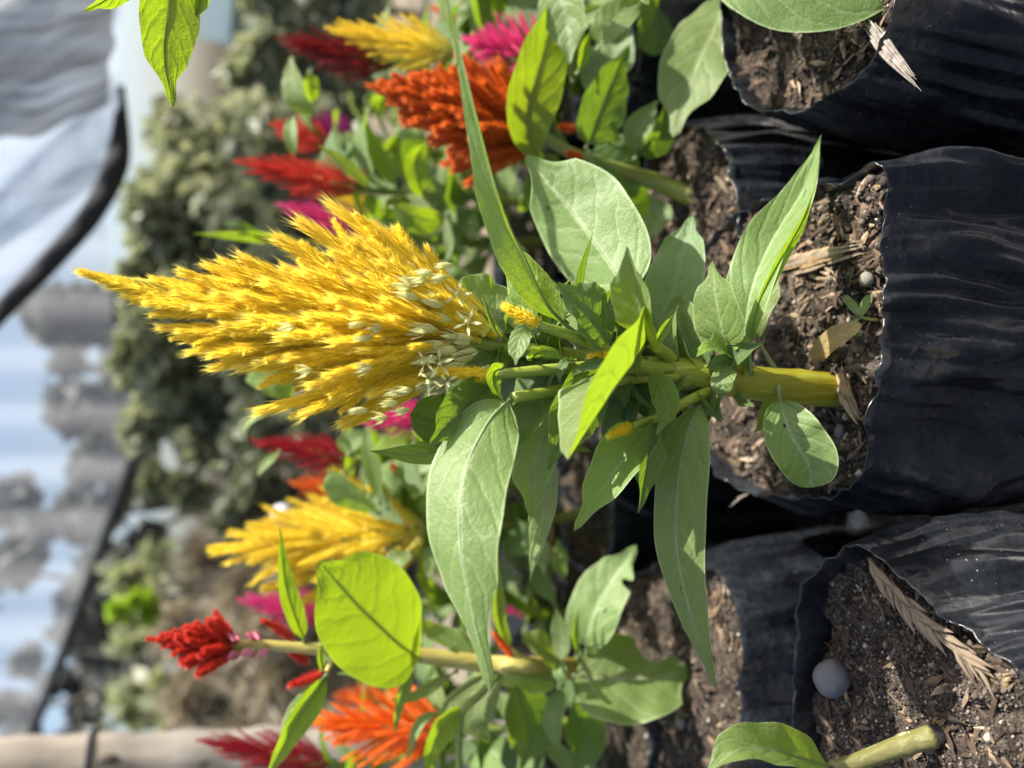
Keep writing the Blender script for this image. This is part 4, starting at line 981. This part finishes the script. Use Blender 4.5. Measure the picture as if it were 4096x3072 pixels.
# ------------------------------------------------------------------ tall plant at the right, only its leaves hang into the picture
g0 = PZ(3230, -60, SOIL - 0.01)
root = thing('celosia_plant', V3((g0.x, g0.y, SOIL)), 'celosia with one broad bright rounded leaf over the shaded bag', 'celosia')
s = spline([g0, P(2900, -260, .56), P(2300, -330, .58), P(1500, -330, .60), P(500, -260, .62)], 30)
vv, ff = tube(s, [0.010 - 0.006 * i / 29 for i in range(30)], 12, ribs=.03); obj('stem', mesh('stem', vv, ff), M_STEMG, root)
tl = lambda pts, w, *a, **k: leaf(root, pts, w, *a, **k)
tl([(2840, -250, .555), (2960, -120, .50), (3150, -40, .475), (3380, -40, .46), (3640, -120, .455)], 330, 24, 1, 'rnd', 6, pet=.04, wave=.02)
tl([(2850, -260, .55), (3300, -330, .50), (3700, -230, .47), (3850, -60, .465), (3860, 66, .465)], 85, 30, 1, 'ov', 16)
tl([(700, -270, .615), (690, -120, .60), (668, 80, .592), (660, 250, .588), (692, 430, .586)], 245, 24, -1, 'ov', 10, M_YOUNG, pet=.04, wave=.05)
tl([(500, -260, .62), (520, -120, .61), (450, -20, .606), (336, 44, .605)], 110, 24, -1, 'ov', 10, M_YOUNG)
tl([(740, -250, .615), (790, -100, .605), (800, 0, .602), (778, 70, .60)], 90, 30, -1, 'lan', 14, M_YOUNG)
tl([(2700, -300, .57), (2780, -180, .56), (2870, -60, .555), (2935, 40, .552)], 120, 28, 1, 'ov', 12)
tl([(2300, -330, .58), (2500, -160, .57), (2560, -80, .567), (2600, 20, .565)], 160, 24, 1, 'ov', 12)

rgt = random.Random(8)
for k in range(26):  # low leaves added out of view to cast shade on the right-hand bag
    p = s[int(rgt.uniform(1, 9))]
    unit_leaf(root, p, rgt.uniform(-1.1, 1.1), R(rgt.uniform(0, 55)), rgt.uniform(.09, .15), rgt)
# ------------------------------------------------------------------ plants further back
def back_plant(col, tip, base_, w, Y, label, seed, nl=20, ll=0.12, bagr=0.085, extra=(), col2=None, leafm=None, gx=0.0, soil_who=None):
    rg = random.Random(seed)
    B, Tp = P(base_[0], base_[1], Y), P(tip[0], tip[1], Y + rg.uniform(0, .02))
    g0 = V3((B.x + gx + rg.uniform(-.02, .02), Y + rg.uniform(-.01, .02), SOIL - 0.01))
    root = thing('celosia_plant', V3((g0.x, g0.y, SOIL)), label, 'celosia')
    d = (Tp - B)
    s = spline([g0, g0.lerp(B, .5) + V3((rg.uniform(-.015, .015), 0, 0)), B, B + d * 0.5], 16)
    vv, ff = tube(s, [0.0075 - 0.005 * i / 15 for i in range(16)], 8); obj('stem', mesh('stem', vv, ff), M_STEMG, root)
    L = d.length; wm = w * pxm(B) / 0.46
    obj('plume', rg.choice(PLUMES), PET[col], root, frame(B, d, (wm, wm, L), rg.uniform(0, 6)))
    for (ex, ey, ew, el, ec) in extra:
        q = P(ex, ey, Y - 0.02); put_spike(root, q + (B - q) * min(1, el), q, ew * pxm(q), ec, rg, 'side_spike')
    H = B.z - g0.z
    for k in range(nl):
        t = 0.22 + 0.76 * (k + rg.random()) / nl; p = g0.lerp(B, t)
        az = k * 2.39996 + rg.uniform(-.4, .4) + seed
        unit_leaf(root, p, az, R(rg.uniform(10, 62)), ll * rg.uniform(0.7, 1.2) * (1.25 - 0.45 * t), rg, leafm or rg.choice((M_LEAF, M_LEAF, M_LEAFD)))
    rim = [V3((g0.x + bagr * (1 + .05 * math.sin(3 * a + seed)) * math.cos(a), g0.y + bagr * math.sin(a), SOIL + 0.012)) for a in [i * math.pi / 6 for i in range(12)]]
    b_, loop, cen = bag(rim, 0.012, 'black grow bag holding the ' + soil_who, seed, 0.1, 1.0, nring=48, layers=12)
    soil_fill(loop, cen, 0.012, seed, 'the bag of the ' + soil_who, 60, 60)
    return root
back_plant('dark', (1110, 152), (1580, 260), 190, 1.06, 'dark maroon celosia plume beside a yellow one', 201, soil_who='dark maroon celosia')
back_plant('pale', (1300, 108), (1830, 215), 190, .90, 'yellow celosia plume with pale green body next to the maroon plume', 202, soil_who='yellow and pale green celosia')
back_plant('magenta', (1850, 150), (2200, 250), 300, .84, 'bright pink celosia plume tucked behind the broad orange one', 203, ll=.13, gx=.05, soil_who='pink celosia tucked behind the orange one')
back_plant('purple', (1185, 455), (1420, 545), 130, 1.32, 'small purple celosia plume above the scarlet ones', 204, soil_who='small purple celosia')
back_plant('red', (1080, 495), (1320, 580), 150, 1.14, 'small scarlet celosia plume directly under the purple one', 205, soil_who='small scarlet celosia')
back_plant('red', (940, 645), (1450, 760), 175, .96, 'long scarlet orange celosia plume behind the golden one', 206, extra=((1430, 690, 60, .2, 'red'),), soil_who='long scarlet orange celosia')
back_plant('magenta', (1105, 815), (1480, 930), 150, 1.10, 'smooth magenta celosia plume behind the top of the golden one', 207, soil_who='smooth magenta celosia')
back_plant('pale', (1300, 775), (1560, 860), 90, 1.28, 'narrow yellow celosia plume beside the smooth magenta one', 208, soil_who='narrow yellow celosia')
back_plant('magenta', (1100, 1085), (1420, 1130), 110, 1.20, 'magenta celosia mostly hidden by the golden plume', 209, soil_who='mostly hidden magenta celosia')
back_plant('magenta', (1425, 1690), (1760, 1660), 150, .84, 'pink celosia plume just under the lowest golden spikes', 210, extra=((1810, 1140, 60, .1, 'magenta'),), soil_who='pink celosia under the golden spikes')
back_plant('crimson', (1005, 1758), (1420, 1840), 150, .98, 'crimson celosia plume between golden and orange plumes', 211, soil_who='crimson celosia')
back_plant('orange', (1155, 1925), (1470, 1990), 160, 1.12, 'plain orange celosia plume between crimson and yellow ones', 212, soil_who='plain orange celosia')
back_plant('orange', (1400, 1760), (1650, 1890), 130, 1.26, 'far orange celosia half hidden by green leaves', 213, soil_who='far orange celosia')
back_plant('pale', (1030, 2090), (1400, 2050), 130, 1.24, 'small yellow celosia plume behind the bushy yellow one', 214, soil_who='small yellow celosia')
back_plant('pale', (835, 2195), (1720, 2130), 450, .96, 'bushy yellow celosia of many slender spikes above the slim red one', 215, extra=((1110, 2285, 60, .35, 'pale'), (1060, 2370, 56, .3, 'pale'), (1080, 2150, 60, .3, 'pale'), (1190, 2420, 56, .3, 'pale')), soil_who='bushy yellow celosia')
back_plant('magenta', (945, 2395), (1340, 2460), 150, 1.10, 'pink celosia plume behind the backlit lime leaf', 216, soil_who='pink celosia behind the lime leaf')
back_plant('fire', (1215, 2890), (1790, 2920), 330, .86, 'fiery orange celosia plume with yellow tips below the slim red plant', 217, 14, .11, soil_who='fiery orange and yellow celosia')
back_plant('crimson', (790, 2960), (1330, 3060), 190, 1.02, 'crimson red celosia plume in front of the wooden post', 218, soil_who='crimson red celosia by the post')
back_plant('orange', (1330, 2780), (1520, 2800), 110, 1.18, 'dim orange celosia behind the fiery one', 219, soil_who='dim orange celosia')
back_plant('magenta', (2010, 2440), (2130, 2430), 70, 1.02, 'stunted pink celosia in the gap beside the big hanging leaf', 220, 9, .08, gx=.0, soil_who='stunted pink celosia')
back_plant('red', (1560, -260), (1900, -220), 160, .92, 'leafy celosia at the end of the row beyond the pink plume', 221, 16, .15, soil_who='leafy celosia at the row end')
back_plant('fire', (1720, 30), (1860, 60), 80, 1.2, 'small orange and yellow celosia beyond the pink plume', 223, 20, .13, soil_who='small orange and yellow celosia')
back_plant('magenta', (1500, 1330), (1800, 1330), 110, 1.04, 'low celosia standing right behind the golden plume', 222, 12, .11, soil_who='low celosia behind the golden plume')
# loose leaves of the plants behind, traced where they stand clear
def back_leaves(who, items):
    for pts, w, roll, lit, kind, mat_ in items: leaf(who, pts, w, roll, lit, kind, 14, mat_, N=16, M=6)
byl = {o['label']: o for o in COL.objects if o.name.startswith('celosia_plant')}
fp = lambda k: next(o for l, o in byl.items() if l.startswith(k))
back_leaves(fp('long scarlet'), [
    ([(1600, 770, .95), (1540, 650, .94), (1480, 540, .935), (1420, 440, .93)], 90, 30, 1, 'lan', M_LEAF),
    ([(1500, 760, .93), (1420, 700, .92), (1350, 640, .915), (1270, 580, .91)], 60, 30, 1, 'lan', M_LEAF),
    ([(1700, 800, .9), (1670, 720, .89), (1660, 640, .89), (1710, 560, .89)], 110, 26, -1, 'ov', M_YOUNG),
    ([(1560, 830, .9), (1640, 860, .89), (1720, 880, .89), (1790, 870, .89)], 130, 26, -1, 'ov', M_YOUNG),
    ([(1780, 1060, .86), (1800, 990, .85), (1790, 910, .85), (1780, 850, .85)], 50, 40, 1, 'lan', M_LEAF)])
back_leaves(fp('crimson celosia plume between'), [
    ([(1520, 2020, .90), (1500, 1900, .89), (1475, 1790, .885), (1470, 1680, .885)], 80, 30, 1, 'lan', M_LEAF),
    ([(1520, 2060, .88), (1420, 1990, .87), (1350, 1920, .865), (1310, 1865, .865)], 120, 26, 1, 'ov', M_LEAF),
    ([(1700, 1840, .88), (1640, 1780, .87), (1560, 1790, .865), (1480, 1805, .865)], 110, 26, 1, 'lan', M_YOUNG),
    ([(1640, 1990, .92), (1660, 1900, .91), (1690, 1820, .91), (1700, 1740, .91)], 170, 26, 1, 'ov', M_LEAF),
    ([(1130, 1640, .95), (1060, 1640, .94), (1000, 1680, .94), (950, 1760, .94)], 50, 30, 1, 'lan', M_LEAF),
    ([(1180, 1640, .95), (1120, 1560, .94), (1060, 1530, .94), (980, 1520, .94)], 130, 20, 1, 'rnd', M_LEAF),
    ([(1120, 1800, .95), (1090, 1830, .94), (1050, 1870, .94), (1030, 1910, .94)], 40, 30, 1, 'lan', M_LEAF)])
back_leaves(fp('bushy yellow'), [
    ([(1640, 2200, .86), (1600, 2230, .85), (1560, 2260, .85), (1500, 2290, .85)], 90, 30, 1, 'ov', M_LEAF),
    ([(2180, 2300, .82), (2160, 2200, .81), (2140, 2100, .81), (2200, 1960, .81)], 100, 30, 1, 'lan', M_LEAF),
    ([(2250, 2320, .85), (2240, 2260, .84), (2240, 2210, .84), (2230, 2150, .84)], 80, 30, 1, 'ov', M_YOUNG)])
back_leaves(fp('stunted pink'), [
    ([(2190, 2480, .98), (2100, 2440, .97), (2020, 2380, .97), (1960, 2330, .97)], 50, 35, 1, 'lan', M_LEAF),
    ([(2160, 2480, .97), (2160, 2540, .96), (2180, 2600, .96), (2190, 2660, .96)], 60, 35, 1, 'lan', M_LEAF)])
back_leaves(fp('smooth magenta'), [
    ([(1180, 960, 1.02), (1100, 950, 1.01), (960, 940, 1.0), (770, 935, 1.0)], 60, 40, -1, 'lan', M_YOUNG),
    ([(1160, 990, 1.02), (1060, 960, 1.01), (960, 905, 1.0), (880, 890, 1.0)], 46, 40, 1, 'lan', M_LEAFD)])
back_leaves(fp('dark maroon'), [
    ([(1280, 480, 1.0), (1200, 400, .99), (1170, 310, .99), (1165, 220, .99)], 100, 26, 1, 'ov', M_LEAF),
    ([(1260, 420, 1.02), (1240, 360, 1.01), (1240, 320, 1.01), (1230, 290, 1.01)], 80, 26, -1, 'ov', M_YOUNG),
    ([(1180, 640, 1.0), (1165, 560, .99), (1165, 500, .99), (1175, 460, .99)], 60, 26, 1, 'ov', M_LEAF)])

# ------------------------------------------------------------------ small things on the soil and the film
def lump(name, p, r, sq, mat_, label, cat, seed):
    bm = bmesh.new(); bmesh.ops.create_icosphere(bm, subdivisions=4, radius=1.0)
    for v in bm.verts: v.co *= 1 + 0.10 * fbm(v.co, 0.8, 2) + 0.03 * fbm(v.co + V3((seed, 0, 0)), 5, 2)
    me = bpy.data.meshes.new(name); bm.to_mesh(me); bm.free(); me.polygons.foreach_set('use_smooth', [True] * len(me.polygons))
    o = obj(name, me, mat_); o.location = p; o.scale = V3(sq) * r; o.rotation_euler = (0.2, 0.1, seed); return tag(o, label, cat)
def onsoil(px, py, dz=0.0, z=SOIL): return PZ(px, py, z) + V3((0, 0, dz))
p = PZ(3325, 2712, SOIL + .012); lump('pebble', p, 78 * pxm(p), (1.0, .95, .85), M_STONE, 'smooth round grey pebble at the edge of the bag with the cut stem', 'pebble', 2)
p = onsoil(3478, 1118, .003); lump('pebble', p, 30 * pxm(p), (1, 1, .8), M_WSTONE, 'small pale angular stone near the rim of the golden plume bag', 'pebble', 5)
p = onsoil(2735, 2890, .003); lump('pebble', p, 22 * pxm(p), (1, 1, 1), M_WSTONE, 'tiny white stone in the soil of the slim red plant', 'pebble', 7)
p = onsoil(3365, 1725, .002); lump('pebble', p, 24 * pxm(p), (1.3, 1, .7), M_STONE, 'flat grey stone left of the thick yellow stem', 'pebble', 9)
# dead yellow leaf and seedling
ws = thing('fallen_leaf', onsoil(3350, 1330), 'withered yellow leaf lying on the soil beside the yellow stem', 'dead leaf')
zz = SOIL + 0.016
leaf(ws, [tuple(PZ(x, y, z)) and (x, y, PZ(x, y, z).y) for x, y, z in ((3282, 1490, SOIL + .008), (3272, 1420, zz), (3340, 1350, zz + .004), (3448, 1298, zz))], 90, 26, 1, 'rnd', 6, M_DEAD, pet=.14)
sd = thing('seedling', onsoil(3500, 1282), 'tiny seedling with paired round leaves at the rim of the golden plume bag', 'seedling')
sb = onsoil(3530, 1282, .004); sm = PZ(3447, 1270, SOIL + .012)
vv, ff = tube(spline([sb, sb.lerp(sm, .5) + V3((0, 0, .002)), sm], 8), [.0013] * 8, 6); obj('stem', mesh('stem', vv, ff), M_STEMG, sd)
for pts, w in (([(3447, 1270), (3425, 1240), (3400, 1210), (3375, 1180)], 36), ([(3447, 1270), (3455, 1235), (3468, 1205), (3488, 1180)], 40), ([(3447, 1270), (3410, 1290), (3395, 1320), (3450, 1340)], 30), ([(3440, 1255), (3435, 1245), (3430, 1238), (3424, 1232)], 26)):
    leaf(sd, [(x, y, PZ(x, y, SOIL + .016).y) for x, y in pts], w, 20, 1, 'rnd', 8, M_LEAF, N=14, M=6, rib=.0008)
# wood splinters in the main bag
rg = random.Random(77)
def splinter(a, b, w, label, cat='wood chip', mat_=M_HUSK, n=5, name='wood_chip'):
    A, B = onsoil(*a, .006), onsoil(*b, .008); vv, ff = [], []; m = pxm(A)
    for k in range(n * 3):
        o = V3((rg.uniform(-1, 1), rg.uniform(-.6, .6), rg.uniform(0, .8))) * w * m * 0.5
        t0, t1 = rg.uniform(0, .4), rg.uniform(.6, 1)
        q = spline([A.lerp(B, t0) + o * 1.2, A.lerp(B, .5) + o + V3((0, 0, .002)), A.lerp(B, t1) + o * .6], 6)
        tube(q, [w * m * rg.uniform(.08, .2) * x for x in (.3, .9, 1, .9, .6, .1)], 5, vv, ff)
    o = obj(name, mesh(name, vv, ff, False), mat_); return tag(o, label, cat)
splinter((3140, 1085), (3530, 985), 62, 'long split wood chip lying across the golden plume bag', n=8)
splinter((3390, 1490), (3480, 1690), 60, 'bundle of dry husk fibres beside the yellow stem', n=8)
splinter((3300, 920), (3360, 850), 34, 'short ochre wood chip near the rim of the golden plume bag')
splinter((3230, 1260), (3270, 1200), 34, 'brown frayed wood chip under the long wavy leaf')
splinter((2235, 2010), (2240, 2330), 40, 'upright brown wood strip in the gap behind the golden plant', n=7)
splinter((3500, 90), (3725, 360), 52, 'frayed grey husk hanging over the edge of the shaded bag', mat_=M_TWIG, n=10)
splinter((3340, 2330), (3450, 2300), 22, 'thin pale straw in the bag with the cut stem', 'straw', n=3, name='straw')
splinter((3400, 2720), (3440, 2830), 18, 'curled brown bark strip beside the grey pebble', n=3)
splinter((3590, 2620), (3650, 2560), 22, 'flat grey bark flake under the dried grass ear', n=3, mat_=M_TWIG)
splinter((2940, 2020), (3040, 1960), 14, 'grey twig lying on the black film left of the golden plume bag', 'twig', M_TWIG, 2, 'twig')
splinter((3780, 2860), (3780, 2960), 26, 'brown curled dead leaf bit beside the end of the cut stem', n=4)
splinter((4040, 2740), (4090, 2700), 60, 'broad dry husk flake at the near rim of the bag', n=5)
# dried ear of grass: axis with husks
er = thing('dried_grass_ear', onsoil(3600, 2400, .01), 'dried straw coloured grass ear lying along the inside of the bag rim', 'grass ear')
ez = SOIL + .018
ea = spline([PZ(3478, 2232, ez + .01), PZ(3560, 2340, ez + .008), PZ(3680, 2470, ez + .004), PZ(3800, 2560, ez), PZ(3930, 2690, ez - .004)], 30)
vv, ff = tube(ea, [.0012 + .0012 * min(1, i / 12) for i in range(30)], 6); obj('stalk', mesh('stalk', vv, ff), M_HUSK, er)
hv, hf = [], []
for z, w, n_ in ((0, .04, 0), (.15, .12, .03), (.4, .15, .05), (.7, .09, .03), (1, .004, 0)):
    for k in range(6):
        a = k * math.pi / 3; hv.append(V3((math.cos(a) * w, math.sin(a) * w * .55 + n_, z)))
for j in range(4):
    for k in range(6):
        q = (k + 1) % 6; hf.append((j * 6 + k, j * 6 + q, j * 6 + 6 + q, j * 6 + 6 + k))
HUSK = mesh('husk', hv, hf)
for i in range(34):
    t = (i + 1) / 35; p = ea[min(29, int(t * 29))]; q = ea[min(29, int(t * 29) + 1)]; d = (q - p)
    if d.length < 1e-6: d = ea[29] - ea[28]
    d.normalize(); sdv = d.cross(V3((0, 0, 1))).normalized() * (1 if i % 2 else -1)
    dd = d + sdv * rg.uniform(.15, .55) + V3((0, 0, rg.uniform(-.05, .25))); L = rg.uniform(95, 150) * pxm(p)
    obj('husk', HUSK, M_HUSK, er, frame(p + V3((0, 0, .001)), dd, (L, L, L), rg.uniform(0, 6)))
vv, ff = [], []
for k in range(70):
    x, y = rg.gauss(3800, 36), rg.gauss(2925, 48); Lc = rg.uniform(.004, .016)
    chipmesh(rg, onsoil(x, y, rg.uniform(.003, .010)), Lc, Lc * rg.uniform(.2, .5), Lc * .12, vv, ff, V3((0, 0, 1)))
tag(obj('mulch', mesh('mulch', vv, ff, False), M_CHIP), 'bark crumbs heaped round the foot of the cut stem', 'mulch', kind='stuff')
# cut stem with its last leaf
cs = thing('cut_stem', onsoil(3760, 2940), 'pale green cut stem with a black end and one bright leaf leaning from the soil', 'cut stem')
cz = [(3735, 2945, SOIL + .011), (3600, 2985, SOIL + .030), (3450, 3040, SOIL + .055), (3330, 3075, SOIL + .075)]
cpts = spline([PZ(*c) for c in cz], 24)
vv, ff = tube(cpts, [(92 - 34 * i / 23) / 2 * pxm(q) * (1.10 if i in (6, 7) else 1) for i, q in enumerate(cpts)], 16, ribs=.02); obj('stem', mesh('stem', vv, ff), M_CUT, cs)
e = cpts[0]; dd = (cpts[0] - cpts[1]).normalized()
vv, ff = tube([e - dd * .001, e + dd * .004, e + dd * .009], [.0078, .0076, .006], 12); obj('rotted_end', mesh('rotted_end', vv, ff), M_ROT, cs)
ring = [cpts[6] + (RGT * math.cos(a) + UPV * math.sin(a)) * 43 * pxm(cpts[6]) for a in [i * math.pi / 7 for i in range(15)]]
vv, ff = tube(ring, [.0012] * 15, 5); obj('leaf_scar', mesh('leaf_scar', vv, ff), M_HAIR, cs)
Ye = cpts[23].y
leaf(cs, [(3335, 3075, Ye), (3230, 3040, Ye - .01), (3080, 3000, Ye - .02), (2930, 3010, Ye - .025), (2800, 3140, Ye - .025)], 190, 26, 1, 'ov', 22, M_LEAF, pet=.06)
# grey stub of a twig at the far right, pale foam lump behind
p = P(1130, 2060, 1.6); lump('foam_lump', V3((p.x, 1.6, p.z)), 45 * pxm(p), (1, 1, 1), M_WHITE, 'white rounded lump behind the small yellow plume', 'foam lump', 4)
